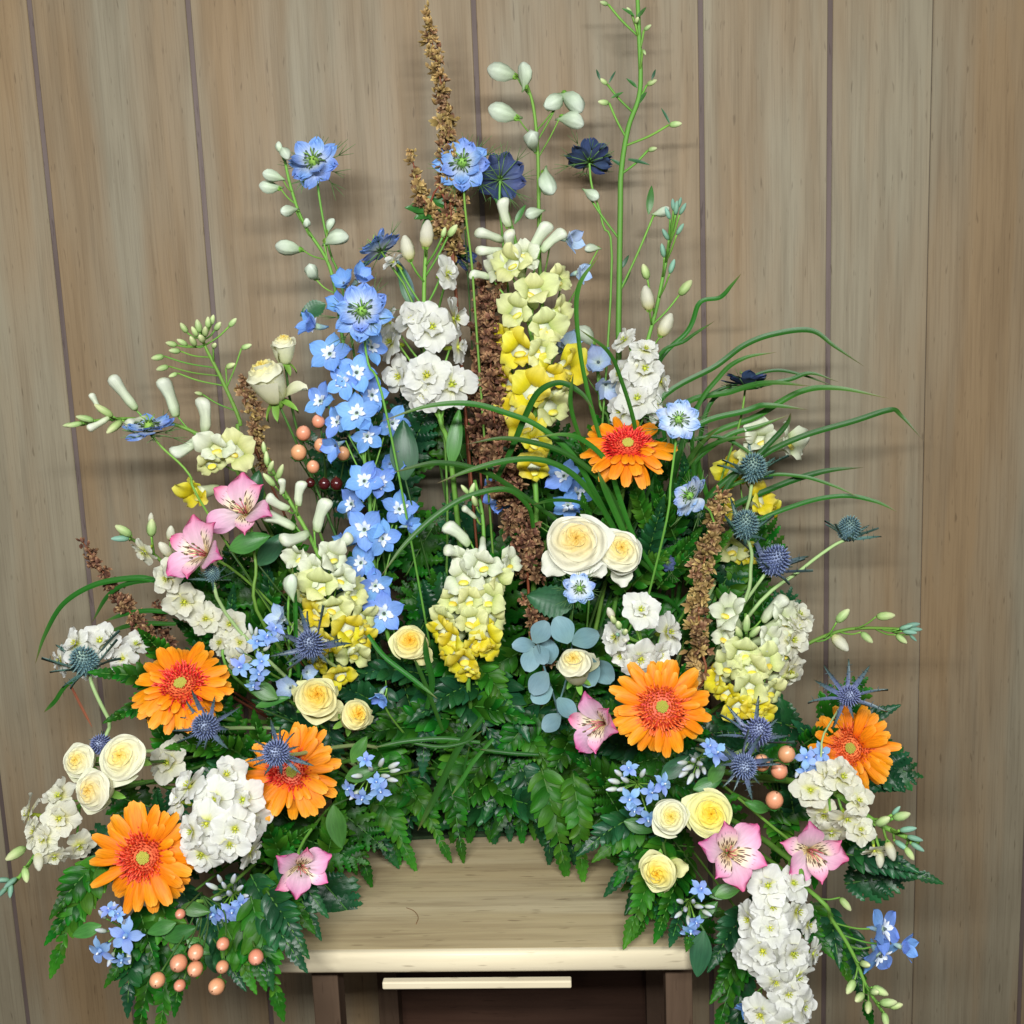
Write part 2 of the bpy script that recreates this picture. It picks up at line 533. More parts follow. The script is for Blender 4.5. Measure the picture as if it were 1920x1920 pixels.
def petal_fn(L, W, prof, e0=0.0, curl=0.0, cup=0.0, ruf=0.0, rk=3.0, tr=0.15, notch=0.0, teeth=0.0, tk=2.5, start=0.0, ridge=0.0, twist=0.0, ph=0.0):
    N = 32
    pts = [(start, 0.0)]
    for i in range(N):
        a = e0 + curl * ((i + 0.5) / N)
        pts.append((pts[-1][0] + L / N * math.cos(a), pts[-1][1] + L / N * math.sin(a)))

    def fn(u, v):
        s = 2 * u - 1
        w = v * (1 - tr * abs(s) ** 2.2 * v - notch * max(0, 1 - abs(s) * 2.2) ** 2 * v - teeth * (0.5 - 0.5 * math.cos(tk * TAU * u)) * v * v)
        q = min(max(w, 0), 1) * N
        i = min(int(q), N - 1)
        t = q - i
        x, z = lerp(pts[i][0], pts[i + 1][0], t), lerp(pts[i][1], pts[i + 1][1], t)
        a = e0 + curl * w
        h = cup * W * s * s * (0.3 + 0.7 * v) + ruf * W * math.sin(rk * math.pi * u + ph) * v * v + ridge * W * math.cos(3 * math.pi * s) * math.sin(math.pi * min(1, v * 1.1)) + twist * W * s * v
        y = W * prof(v) * s
        return (x - math.sin(a) * h, y, z + math.cos(a) * h)
    return fn


def sheet(name, fn, nu, nv, mat):
    b = MB()
    b.grid(fn, nu, nv)
    return b.mesh(name, mat)


def ovate(p=0.45, base=0.25, tip=0.15):
    """width along a petal: base width, widest at p, tip width"""
    def f(v):
        if v < p:
            return lerp(base, 1, math.sin(v / p * math.pi / 2))
        return lerp(tip, 1, math.cos((v - p) / (1 - p) * math.pi / 2) ** 0.8)
    return f


FOAM_C = Vector((-0.015, -0.13, 0.035))


def foam_base(H):
    return Vector((max(-0.17, min(0.165, H.x * 0.55)) + UV_(-0.015, 0.015), -0.13 + UV_(-0.04, 0.03), 0.045))


def head_stem(root, base, H, F, r=0.0016, mat='stem', name='stem', r1=None, pull=0.3):
    ln = (H - base).length
    p1 = H - F * ln * pull
    p2 = base + Vector((0, 0, 1)) * ln * 0.25 + (H - base) * 0.1
    pts = []
    for i in range(13):
        t = i / 12
        pts.append(base * (1 - t) ** 3 + p2 * 3 * t * (1 - t) ** 2 + p1 * 3 * t * t * (1 - t) + H * t ** 3 - base)
    b = MB()
    b.tube(pts, [lerp(r * 1.25, r1 or r, i / 12) for i in range(13)], 6)
    return link(name, b.mesh(name, mat), root)


def path_stem(root, base, pts, r=0.0016, mat='stem', name='stem', r1=None, n=5):
    sp = spline(pts, n)
    b = MB()
    N = len(sp)
    b.tube([p - base for p in sp], [lerp(r, r1 or r, i / (N - 1)) for i in range(N)], 6)
    return link(name, b.mesh(name, mat), root)


# ------------------------------------------------------------------ the setting: panelled wall, floor
b = MB()
b.box((-1.3, 0.0018, -0.74), (1.3, 0.02, 1.25))
wall = link('wall', b.mesh('wall', 'groove', False))
wall['kind'] = 'structure'
gx = [P(14, 1600, 0).x, P(90, 350, 0).x, P(376, 300, 0).x, P(893, 130, 0).x, P(1316, 240, 0).x, P(1555, 350, 0).x, P(1742, 400, 0).x]
gw = [0.0052, 0.0056, 0.0056, 0.0056, 0.0058, 0.0058, 0.0007]
gx = [gx[0] - 0.52, gx[0] - 0.25] + gx + [gx[-1] + 0.14, gx[-1] + 0.38]
gw = [0.0055, 0.0055] + gw + [0.0055, 0.0055]
edges = [(-1.3, 0)] + list(zip(gx, gw)) + [(1.3, 0)]
for (xa, wa), (xb, wb) in zip(edges[:-1], edges[1:]):
    x0, x1, c = xa + wa / 2, xb - wb / 2, 0.0008
    b = MB()
    prof = [(x0, 0.0019), (x0, c), (x0 + c, 0.0), (x1 - c, 0.0), (x1, c), (x1, 0.0019)]
    for z in (-0.74, 1.25):
        for q in prof:
            b.v.append((q[0], q[1], z))
            b.uv.append((0, 0))
    for i in range(5):
        b.f.append((i, i + 1, i + 7, i + 6))
        b.mi.append(0)
    link('plank', b.mesh('plank', 'panel', False), wall)

b = MB()
b.box((-1.3, -2.6, -0.78), (1.3, 0.02, -0.742))
fl = link('floor', b.mesh('floor', 'floor', False))
fl['kind'] = 'structure'

# ------------------------------------------------------------------ the table
A, B_ = PZ(424, 1787, 0), PZ(1304, 1779, 0)
ex = (B_ - A).normalized()
ey = Vector((-ex.y, ex.x, 0))
tw = (B_ - A).length
td = 0.36
X = Matrix(((ex.x, ey.x, 0, A.x), (ex.y, ey.y, 0, A.y), (0, 0, 1, 0), (0, 0, 0, 1)))
table = thing('side_table', 'small oak laminate side table with pale edge band under the flowers', 'table', A + Vector((0, 0, -0.742)))
TI = T(-(A + Vector((0, 0, -0.742)))) @ X
th = 0.0185


def tpart(name, lo, hi, mat, smooth=False, parent=None):
    b = MB()
    c = [(lo[i] + hi[i]) / 2 for i in range(3)]
    b.box([lo[i] - c[i] for i in range(3)], [hi[i] - c[i] for i in range(3)])
    me = b.mesh(name, mat, False)
    o = link(name, me, table, TI @ T(Vector(c)))
    md = o.modifiers.new('bevel', 'BEVEL')
    md.width, md.segments = 0.0012, 2
    return o


tpart('tabletop', (0, 0.0032, -th), (tw, td, 0), 'table_top')
# edge band: rounded strip along the front
b = MB()
pr = []
for i in range(9):
    a = -math.pi / 2 + math.pi * i / 8
    pr.append((-0.0045 * math.cos(a) ** 0.7 if math.cos(a) > 1e-6 else 0.0, math.sin(a) * (th / 2 + 0.0004)))
pts = [(0.003, pr[0][1])] + pr + [(0.003, pr[-1][1])]
for x in (-0.0006, tw + 0.0006):
    for y, z in pts:
        b.v.append((x - tw / 2, y, z))
        b.uv.append((0, 0))
K = len(pts)
for i in range(K - 1):
    b.f.append((i, i + K, i + K + 1, i + 1))
    b.mi.append(0)
b.f.append(tuple(range(K)))
b.f.append(tuple(range(2 * K - 1, K - 1, -1)))
b.mi += [0, 0]
link('edge_band', b.mesh('edge_band', 'edge_band', True), table, TI @ T(Vector((tw / 2, 0, -th / 2))))


def tx(px):
    return (PZ(px, 1850, -0.04) - A).dot(ex)


for x0 in (tx(566) + 0.004, tx(1252)):
    for y0 in (0.03, td - 0.05):
        tpart('leg', (x0, y0, -0.742), (x0 + 0.024, y0 + 0.024, -th - 0.0004), 'table_leg')
xa, xb = tx(722), tx(1072)
tpart('rail', (xa + 0.002, 0.012, -0.0275), (xb - 0.002, 0.05, -th - 0.0006), 'dark_wood')
tpart('drawer_pull', (xa, -0.002, -0.0350), (xb, 0.006, -0.0282), 'edge_band')
tpart('back_panel', (tx(566), td - 0.022, -0.70), (tx(1252) + 0.024, td - 0.014, -th - 0.001), 'dark_wood')

b = MB()
b.box((-0.19, -0.06, 0.0), (0.19, 0.06, 0.05))
fo = thing('foam_tray', 'dark green floral foam block that holds the stems on the table', 'foam', Vector((FOAM_C.x, FOAM_C.y, 0.001)))
link('foam_block', b.mesh('foam_block', 'foam', False), fo, T(Vector((0, 0, 0.004))))
b = MB()
b.box((-0.2, -0.07, 0.0), (0.2, 0.07, 0.0035))
link('tray', b.mesh('tray', 'foam', False), fo)


# ------------------------------------------------------------------ species: shared meshes (unit size, radius 1)
def mk_gerbera():
    S = {}
    pf = lambda v: lerp(0.5, 1, min(1, v / 0.55)) if v < 0.55 else lerp(1, 0.72, ((v - 0.55) / 0.45) ** 2)
    for i in range(4):
        S['p%d' % i] = sheet('gerbera_petal', petal_fn(0.74, 0.112, pf, e0=rad(10 - 3 * i), curl=rad(-18 - 5 * i), cup=-0.35 + 0.1 * i, tr=0.1, notch=0.03, teeth=0.02, start=0.26, ridge=0.09), 6, 8, 'gerbera_petal')
    S['q'] = sheet('gerbera_petal_inner', petal_fn(0.40, 0.085, pf, e0=rad(28), curl=rad(-30), cup=-0.3, tr=0.15, start=0.26, ridge=0.08), 4, 6, 'gerbera_petal')
    b = MB()
    R = random.Random(3)
    for ring, (r, n, L, e) in enumerate([(0.13, 20, 0.07, 75), (0.175, 28, 0.085, 66), (0.225, 34, 0.095, 58), (0.275, 38, 0.10, 50), (0.325, 42, 0.11, 42), (0.37, 44, 0.12, 32), (0.40, 46, 0.14, 22), (0.42, 46, 0.15, 15)]):
        for k in range(n):
            a = TAU * (k + R.uniform(-0.3, 0.3)) / n + ring * 0.1
            fn = petal_fn(L * R.uniform(0.8, 1.25), 0.020, lambda v: 1 - 0.5 * v, e0=rad(e + R.uniform(-14, 14)), curl=rad(R.uniform(-70, 25)), cup=0.8, start=0)
            m = RZ(a) @ T(Vector((r, 0, 0.06 + 0.022 * ring - 0.0045 * ring * ring))) @ RZ(R.uniform(-0.5, 0.5))
            b.grid(lambda u, v: m @ Vector(fn(u, v)), 2, 4)
    S['fringe'] = b.mesh('gerbera_florets', 'gerbera_fringe')
    b = MB()
    b.revolve([(0.03, 0.45), (0.06, 0.36), (0.07, 0.24), (0.065, 0.10)], 20)
    S['bed'] = b.mesh('gerbera_bed', 'gerbera_fringe')
    b = MB()
    for k in range(60):
        r = 0.10 * math.sqrt((k + 0.5) / 60)
        a = k * 2.39996
        b.revolve([(0, 0.018), (0.05, 0.02), (0.07, 0.008)], 5, xf=T(Vector((r * math.cos(a), r * math.sin(a), 0.085 - r * 0.25))) @ RZ(a) @ RY(r * 2))
    S['disc'] = b.mesh('gerbera_disc', 'gerbera_disc')
    b = MB()
    b.revolve([(-0.30, 0.05), (-0.24, 0.11), (-0.12, 0.24), (-0.02, 0.34)], 14, ribs=7, rib=0.06)
    S['calyx'] = b.mesh('gerbera_calyx', 'sepal')
    return S


GB = mk_gerbera()


def gerbera(px, py, d, rpx, F, label, np_=25, droop=()):
    H = P(px, py, d)
    R = rpx * mpp(d)
    F = face(*F)
    base = foam_base(H)
    root = thing('gerbera', label, 'flower', base, 'orange gerbera daisies')
    W = T(H - base) @ frame_z(F, UV_(0, TAU)) @ SC(R)
    np_ = RNG.choice((21, 22, 23, 24, 25))
    bend = UV_(-5, 9)
    for ring, (n, lift) in enumerate(((np_, 0.0), (np_ - RNG.choice((4, 6, 8)), 0.035))):
        for k in range(n):
            if UV_(0, 1) < 0.05:
                continue
            drop = UV_(12, 28) if UV_(0, 1) < 0.10 else 0
            a = TAU * (k + UV_(-0.18, 0.18)) / n + ring * 0.13
            m = W @ RZ(a) @ T(Vector((0, 0, lift))) @ RY(rad(UV_(-8, 8) - ring * 3 + bend + drop)) @ RX(rad(UV_(-20, 20))) @ RZ(rad(UV_(-6, 6))) @ SC(UV_(0.88, 1.05) - ring * 0.09, UV_(0.85, 1.2), 1)
            link('petal', GB['p%d' % RNG.randrange(4)], root, m)
    for k in range(7):
        link('petal', GB['q'], root, W @ RZ(TAU * (k + UV_(-0.3, 0.3)) / 18) @ T(Vector((0, 0, 0.05))) @ SC(UV_(0.85, 1.1), UV_(0.8, 1.1), 1))
    link('floret_ring', GB['fringe'], root, W, kind='stuff')
    link('floret_bed', GB['bed'], root, W)
    link('disc', GB['disc'], root, W)
    link('calyx', GB['calyx'], root, W)
    head_stem(root, base, H - F * R * 0.28, F, 0.0021)
    return root


# --- rose
def mk_rose(n, seed, rim0, rim1, h0, h1, cupness, lipmax):
    """petals of one bloom from the heart outwards: rim radius rim0..rim1, rim height h0..h1"""
    R = random.Random(seed)
    out = []
    for i in range(n):
        t = i / (n - 1)
        rim = lerp(rim0, rim1, t ** 0.9) * R.uniform(0.95, 1.05)
        h = lerp(h0, h1, t ** 1.3) * R.uniform(0.95, 1.05)
        span = lerp(2.2, 1.15, t ** 0.6) * R.uniform(0.9, 1.1)
        spir = lerp(0.26, 0.13, t)
        lip = lipmax * t ** 1.5 * R.uniform(0.2, 1.6)
        ruf = R.uniform(0.008, 0.022) * (0.4 + t)
        ph, ph2 = R.uniform(0, TAU), R.uniform(0, TAU)
        pk = R.uniform(0.10, 0.30)
        skew = R.uniform(-0.12, 0.12)
        point = R.uniform(0.0, 0.10) * t

        def fn(u, v):
            s = 2 * u - 1
            w = v * (1 - pk * abs(s + skew) ** 2.3 + point * max(0, 1 - abs(s) * 3))
            k = w ** cupness
            r = lerp(0.10, rim * (1 + spir * s), k)
            edge = max(0, (w - 0.8) / 0.2) ** 2
            r += lip * edge * (0.6 + 0.6 * math.sin(3.5 * u + ph)) + ruf * (math.sin(7 * u + ph) + 0.6 * math.sin(17 * u + ph2)) * w * w
            z = h * w - lip * edge * 0.8 + ruf * 1.4 * math.sin(9 * u + ph2) * w * w
            th = s * span * (0.5 + 0.5 * math.sqrt(max(v, 0)))
            return (r * math.cos(th), r * math.sin(th), z - 0.1)
        out.append((sheet('rose_petal', fn, 14, 10, 'rose_outer'), i * 2.39996 + R.uniform(-0.35, 0.35), t))

    # the packed heart: a dome of folded inner petals just below the rims of the free ones
    def dome(u, v):
        th, ro = TAU * u, rim1 * 0.93 * v
        t = max(0.0, min(1.0, (ro - rim0) / (rim1 - rim0))) ** 1.11
        turn = u * 3 + v * 4.6 + 0.16 * math.sin(2 * th + 1) + 0.10 * math.sin(5 * th + 6 * v)
        f = turn % 1.0
        fold = (f / 0.82 if f < 0.82 else (1 - f) / 0.18)
        z = lerp(h0, h1, t ** 1.3) - 0.19 + 0.13 * fold * (1 - 0.45 * v) + 0.025 * math.sin(7 * th + 11 * v)
        ro += 0.03 * math.sin(3 * th + 8 * v)
        return (ro * math.cos(th), ro * math.sin(th), z)
    return out, sheet('rose_heart', dome, 54, 26, 'rose_inner')


ROSE = {'open': mk_rose(15, 1, 0.24, 0.90, 0.95, 0.55, 0.50, 0.12), 'half': mk_rose(12, 2, 0.20, 0.78, 1.15, 0.78, 0.42, 0.12), 'bud': mk_rose(9, 4, 0.18, 0.66, 1.55, 1.15, 0.36, 0.10)}

SEPAL = sheet('rose_sepal', petal_fn(0.75, 0.14, ovate(0.3, 0.7, 0.02), e0=rad(-30), curl=rad(-50), cup=0.5), 2, 5, 'sepal')
b = MB()
b.revolve([(-0.34, 0.08), (-0.28, 0.17), (-0.14, 0.22), (-0.02, 0.20), (0.06, 0.16)], 10)
HIP = b.mesh('rose_hip', 'sepal')
GUARD = sheet('rose_guard', petal_fn(0.95, 0.44, ovate(0.6, 0.35, 0.45), e0=rad(35), curl=rad(-75), cup=0.35, ruf=0.12, rk=3, tr=0.2), 6, 7, 'rose_outer')


def rose(px, py, d, rpx, F, kind, label, tone='cream', guards=()):
    H = P(px, py, d)
    R = rpx * 1.17 * mpp(d)
    F = face(*F)
    base = foam_base(H)
    root = thing('rose', label, 'flower', base, 'spray roses')
    o = {'cream': 'rose_outer', 'yellow': 'rose_outer_yellow', 'white': 'rose_outer_white'}[tone]
    i_ = 'rose_inner_yellow' if tone == 'yellow' else 'rose_inner'
    hz = {'open': 1.0, 'half': 1.2, 'bud': 1.6}[kind]
    W = T(H - base - F * R * 0.45 * hz) @ frame_z(F, UV_(0, TAU)) @ SC(R)
    pet, dome = ROSE[kind]
    for me, a, t in pet:
        link('petal', with_mat(me, i_ if t < 0.25 else o), root, W @ RZ(a) @ RY(rad(UV_(-3, 3))) @ SC(1, 1, UV_(0.95, 1.05)))
    link('heart', with_mat(dome, i_), root, W)
    for a in guards:
        link('petal', with_mat(GUARD, o), root, W @ frame_z(Vector((0, 0, 1))).inverted() @ RZ(a) @ T(Vector((0.28, 0, 0))) @ SC(UV_(0.85, 1.05)))
    for k in range(5):
        link('sepal', SEPAL, root, W @ RZ(TAU * k / 5 + UV_(-0.2, 0.2)) @ T(Vector((0.12, 0, -0.05))) @ SC(UV_(0.8, 1.1)))
    link('hip', HIP, root, W)
    head_stem(root, base, H - F * R * 0.75, F, 0.0014, 'stem_dark')
    return root


# --- stock (double white florets on a spike)
STK = []
R_ = random.Random(5)
for i in range(5):
    STK.append(sheet('stock_petal', petal_fn(0.98, 0.44, ovate(0.68, 0.16, 0.55), e0=rad(24 - 8 * i), curl=rad(-34 + 7 * i), cup=(-0.12, 0.16, -0.2, 0.1, 0.2)[i], ruf=0.13, rk=2.4 + 0.5 * i, tr=0.16, notch=0.05 * (i % 3), start=0.06, ph=i, twist=(0.1, -0.14, 0.18, -0.1, 0.0)[i]), 8, 8, 'stock_petal'))
for i in range(3):
    STK.append(sheet('stock_petal_inner', petal_fn(0.66, 0.33, ovate(0.66, 0.2, 0.5), e0=rad(62 - 10 * i), curl=rad(-48), cup=0.25, ruf=0.14, rk=3, tr=0.2, start=0.04, ph=i * 2), 6, 6, 'stock_petal'))
b = MB()
b.revolve([(-0.75, 0.07), (-0.6, 0.11), (-0.1, 0.09), (0.06, 0.10), (0.16, 0.05)], 8)
for k in range(6):
    a = TAU * k / 6
    b.tube([(0.05 * math.cos(a), 0.05 * math.sin(a), 0.05), (0.09 * math.cos(a), 0.09 * math.sin(a), 0.22), (0.14 * math.cos(a), 0.14 * math.sin(a), 0.28)], [0.025, 0.02, 0.03], 4)
STK_EYE = b.mesh('stock_floret', 'stock_eye')


def stock_floret(root, W, mat):
    f = link('floret', STK_EYE, root, W)
    n = RNG.choice((5, 6, 6))
    a0 = UV_(0, TAU)
    for k in range(n):
        link('petal', with_mat(STK[RNG.randrange(5)], mat), f, RZ(a0 + TAU * (k + UV_(-0.15, 0.15)) / n) @ RY(rad(UV_(-10, 8))) @ RX(rad(UV_(-14, 14))) @ SC(UV_(0.88, 1.08)))
    m = RNG.choice((3, 4, 4))
    for k in range(m):
        link('petal', with_mat(STK[5 + RNG.randrange(3)], mat), f, T(Vector((0, 0, 0.03))) @ RZ(a0 + 0.5 + TAU * (k + UV_(-0.2, 0.2)) / m) @ RY(rad(UV_(-22, 12))) @ SC(UV_(0.75, 1.1)))
    return f


b = MB()
b.revolve([(-0.9, 0.06), (-0.8, 0.2), (-0.45, 0.32), (0.1, 0.34), (0.6, 0.25), (0.95, 0.1), (1.0, 0.03)], 8, ribs=4, rib=0.06)
BUD = b.mesh('bud', 'bud_green')
b = MB()
b.revolve([(-1.25, 0.05), (-0.95, 0.10), (-0.6, 0.24), (-0.2, 0.40), (0.3, 0.46), (0.7, 0.38), (0.95, 0.20), (1.05, 0.05)], 15, ribs=5, rib=0.13, bend=0.16)
DBUD = b.mesh('delphinium_bud', 'delph_bud')
b = MB()
b.revolve([(-1.0, 0.13), (-0.9, 0.26), (-0.5, 0.34), (0.0, 0.33), (0.4, 0.40), (0.72, 0.47), (0.92, 0.40), (1.02, 0.22), (1.05, 0.05)], 10, ribs=2, rib=0.18, bend=0.22)
SNAP_BUD = b.mesh('snap_bud', 'snap_white')
CAL = MB()
for k in range(5):
    m = RZ(TAU * k / 5) @ T(Vector((0.04, 0, 0)))
    fn = petal_fn(0.55, 0.17, ovate(0.4, 0.7, 0.05), e0=rad(62), curl=rad(20), cup=0.4)
    CAL.grid(lambda u, v: m @ Vector(fn(u, v)), 2, 4)
CALYX = CAL.mesh('calyx', 'sepal')

# --- snapdragon
SN = {}
SN['up'] = sheet('snap_upper', petal_fn(1.28, 0.58, ovate(0.64, 0.5, 0.5), e0=rad(100), curl=rad(-120), cup=-0.25, ruf=0.24, rk=3.1, tr=0.2, start=0.26), 7, 8, 'snap_pale')
SN['low'] = sheet('snap_lower', petal_fn(1.12, 0.52, ovate(0.62, 0.5, 0.5), e0=rad(96), curl=rad(-150), cup=-0.25, ruf=0.22, rk=2.7, tr=0.22, start=0.26), 7, 8, 'snap_pale')
SN['lowm'] = sheet('snap_lower_mid', petal_fn(0.70, 0.32, ovate(0.55, 0.7, 0.4), e0=rad(98), curl=rad(-165), cup=-0.3, ruf=0.1, rk=2, tr=0.2, start=0.28), 5, 7, 'snap_pale')
b = MB()
b.revolve([(-1.15, 0.12), (-1.05, 0.24), (-0.7, 0.30), (-0.3, 0.33), (0.05, 0.40), (0.22, 0.42)], 10, ribs=2, rib=0.08)
SN['tube'] = b.mesh('snap_tube', 'snap_tube')
b = MB()
b.revolve([(-0.2, 0.18), (0.0, 0.26), (0.14, 0.25), (0.24, 0.16), (0.28, 0.04)], 10, ribs=2, rib=0.22)
SN['palate'] = b.mesh('snap_palate', 'snap_palate')


def snap_floret(root, W, mat):
    f = link('floret', SN['tube'], root, W)
    for a in (52, 128):
        link('upper_lip', with_mat(SN['up'], mat), f, RZ(rad(a + UV_(-8, 8))) @ RY(rad(UV_(-25, 20))) @ RX(rad(UV_(-15, 15))) @ SC(UV_(0.85, 1.15)))
    for a, k in ((-90, 'lowm'), (-28, 'low'), (-152, 'low')):
        link('lower_lip', with_mat(SN[k], mat), f, RZ(rad(a + UV_(-8, 8))) @ RY(rad(UV_(-22, 18))) @ RX(rad(UV_(-15, 15))) @ SC(UV_(0.85, 1.15)))
    link('palate', SN['palate'], f, T(Vector((0, -0.20, 0.22))) @ RX(rad(40)) @ SC(0.9, 0.62, 0.8))
    link('calyx', CALYX, f, T(Vector((0, 0, -1.18))) @ SC(1.05))
    return f


# --- delphinium
DP = []
for i in range(3):
    DP.append(sheet('delphinium_petal', petal_fn(0.96, 0.36, ovate(0.5, 0.32, 0.06), e0=rad(20 - 8 * i), curl=rad(-22 + 14 * i), cup=0.18 - 0.1 * i, ruf=0.08, rk=2.2, tr=0.05, start=0.05, ph=i), 6, 8, 'delph_petal'))
b = MB()
R_ = random.Random(2)
for k in range(7):
    a = TAU * k / 7 + R_.uniform(-0.2, 0.2)
    fn = petal_fn(0.42, 0.10, ovate(0.65, 0.4, 0.4), e0=rad(42), curl=rad(-30), cup=0.3, notch=0.25, start=0.05)
    m = RZ(a) @ SC(R_.uniform(0.8, 1.2))
    b.grid(lambda u, v: m @ Vector(fn(u, v)), 4, 4)
DP_BEE = b.mesh('delphinium_bee', 'delph_bee')
b = MB()
b.revolve([(-0.1, 0.06), (0.08, 0.075), (0.16, 0.03)], 7)
DP_EYE = b.mesh('delphinium_eye', 'dark_eye')
b = MB()
b.tube([(0, 0, 0.04), (0.03, 0, -0.2), (0.1, 0, -0.42), (0.2, 0, -0.62)], [0.17, 0.15, 0.10, 0.04], 7)
DP_SPUR = b.mesh('delphinium_floret', 'delph_spur')


def delph_floret(root, W, mat, openness=0.0):
    f = link('floret', DP_SPUR, root, W)
    a0 = UV_(0, TAU)
    for k in range(5):
        link('petal', with_mat(DP[RNG.randrange(3)], mat), f, RZ(a0 + TAU * (k + UV_(-0.1, 0.1)) / 5) @ RY(rad(-openness + UV_(-8, 8))) @ RX(rad(UV_(-10, 10))) @ SC(UV_(0.9, 1.1)))
    link('bee', DP_BEE, f, RZ(UV_(0, 6)))
    link('eye', DP_EYE, f)
    return f


# --- nigella
NG = []
for i in range(4):
    NG.append(sheet('nigella_petal', petal_fn(0.92, 0.30, ovate(0.58, 0.2, 0.12), e0=rad(18 - 7 * i), curl=rad(-12 + 6 * i), cup=0.18 - 0.12 * i, ruf=0.08, rk=3, tr=0.06, teeth=0.24 if i % 2 else 0.14, tk=3.0 if i % 2 else 2.0, start=0.08, ph=i), 8, 8, 'nigella_petal'))
b = MB()
b.revolve([(0.0, 0.12), (0.1, 0.17), (0.24, 0.16), (0.34, 0.08)], 10, ribs=5, rib=0.12)
for k in range(5):
    a = TAU * k / 5
    c, s = math.cos(a), math.sin(a)
    b.tube([(0.07 * c, 0.07 * s, 0.3), (0.12 * c - 0.03 * s, 0.12 * s + 0.03 * c, 0.45), (0.24 * c - 0.12 * s, 0.24 * s + 0.12 * c, 0.55)], [0.03, 0.024, 0.012], 4)
NG_HEART = b.mesh('nigella_heart', 'nigella_heart')
b = MB()
for k in range(20):
    a = TAU * k / 20 + R_.uniform(-0.1, 0.1)
    r = R_.uniform(0.24, 0.42)
    z = R_.uniform(0.12, 0.34)
    c, s = math.cos(a), math.sin(a)
    b.tube([(0.1 * c, 0.1 * s, 0.04), (r * 0.6 * c, r * 0.6 * s, z), (r * c, r * s, z * 1.0), (r * 1.12 * c, r * 1.12 * s, z * 0.85)], [0.012, 0.012, 0.03, 0.02], 4)
NG_ST = b.mesh('nigella_stamens', 'stamen_dark')


def mk_threads(seed, n, L, droop):
    R = random.Random(seed)
    b = MB()
    for k in range(n):
        a = TAU * (k + R.uniform(-0.4, 0.4)) / n
        e = R.uniform(-0.5, 0.35) + droop
        l = L * R.uniform(0.7, 1.15)
        d = Vector((math.cos(a) * math.cos(e), math.sin(a) * math.cos(e), math.sin(e)))
        side = Vector((-math.sin(a), math.cos(a), 0.2))
        o = Vector((0, 0, -0.12))
        p1 = o + d * l * 0.55 + Vector((0, 0, -0.04))
        b.tube([o, o + d * l * 0.3, p1], [0.024, 0.020, 0.016], 3)
        for q in (-0.45, 0.0, 0.4):
            e1 = p1 + (d + side * q * R.uniform(0.6, 1.3) + Vector((0, 0, R.uniform(-0.1, 0.35)))).normalized() * l * R.uniform(0.3, 0.5)
            b.tube([p1, p1.lerp(e1, 0.5) + side * 0.02 * q, e1], [0.016, 0.013, 0.006], 3)
    return b.mesh('nigella_threads', 'thread')


NG_TH = [mk_threads(1, 11, 1.5, 0.05), mk_threads(8, 12, 1.4, 0.2)]


def nigella(px, py, d, rpx, F, label, tone='nigella_petal', stem=None, threads=1.0):
    H = P(px, py, d)
    R = rpx * mpp(d)
    F = face(*F)
    base = foam_base(H)
    root = thing('nigella', label, 'flower', base, 'love-in-a-mist flowers')
    W = T(H - base) @ frame_z(F, UV_(0, TAU)) @ SC(R)
    for ring, n in enumerate((8, 7)):
        for k in range(n):
            a = TAU * (k + UV_(-0.15, 0.15)) / n + ring * 0.4
            link('petal', with_mat(NG[RNG.randrange(4)], tone), root, W @ RZ(a) @ T(Vector((0, 0, 0.06 * ring))) @ RY(rad(UV_(-10, 6) - 12 * ring)) @ RX(rad(UV_(-12, 12))) @ SC(UV_(0.92, 1.1) - 0.14 * ring))
    link('seed_heart', NG_HEART, root, W)
    link('stamen_ring', NG_ST, root, W @ RZ(UV_(0, 6)))
    link('thread_bracts', NG_TH[RNG.randrange(2)], root, W @ RZ(UV_(0, 6)) @ SC(threads))
    if stem:
        path_stem(root, base, [base] + [P(*q) for q in stem] + [H - F * R * 0.05], 0.0013, 'stem', r1=0.0012)
    else:
        head_stem(root, base, H - F * R * 0.05, F, 0.0012)
    return root


# --- sea holly (thistle)
def mk_cone(mat):
    b = MB()
    b.revolve([(-0.95, 0.35), (-0.7, 0.62), (-0.2, 0.74), (0.35, 0.62), (0.72, 0.36), (0.9, 0.06)], 12)
    n = 150
    for k in range(n):
        z = 1 - 1.75 * (k + 0.5) / n
        r = math.sqrt(max(0, 1 - z * z))
        a = k * 2.39996
        p = Vector((0.74 * r * math.cos(a), 0.74 * r * math.sin(a), 0.95 * z))
        nrm = Vector((r * math.cos(a), r * math.sin(a), z * 0.9)).normalized()
        q = nrm.to_track_quat('Z', 'Y').to_matrix().to_4x4()
        b.revolve([(-0.05, 0.085), (0.07, 0.075), (0.16, 0.03), (0.25, 0.006)], 5, xf=T(p) @ q)
    return b.mesh('thistle_cone', mat)


CONE = {'thistle_cone': mk_cone('thistle_cone'), 'thistle_cone_green': mk_cone('thistle_cone_green')}


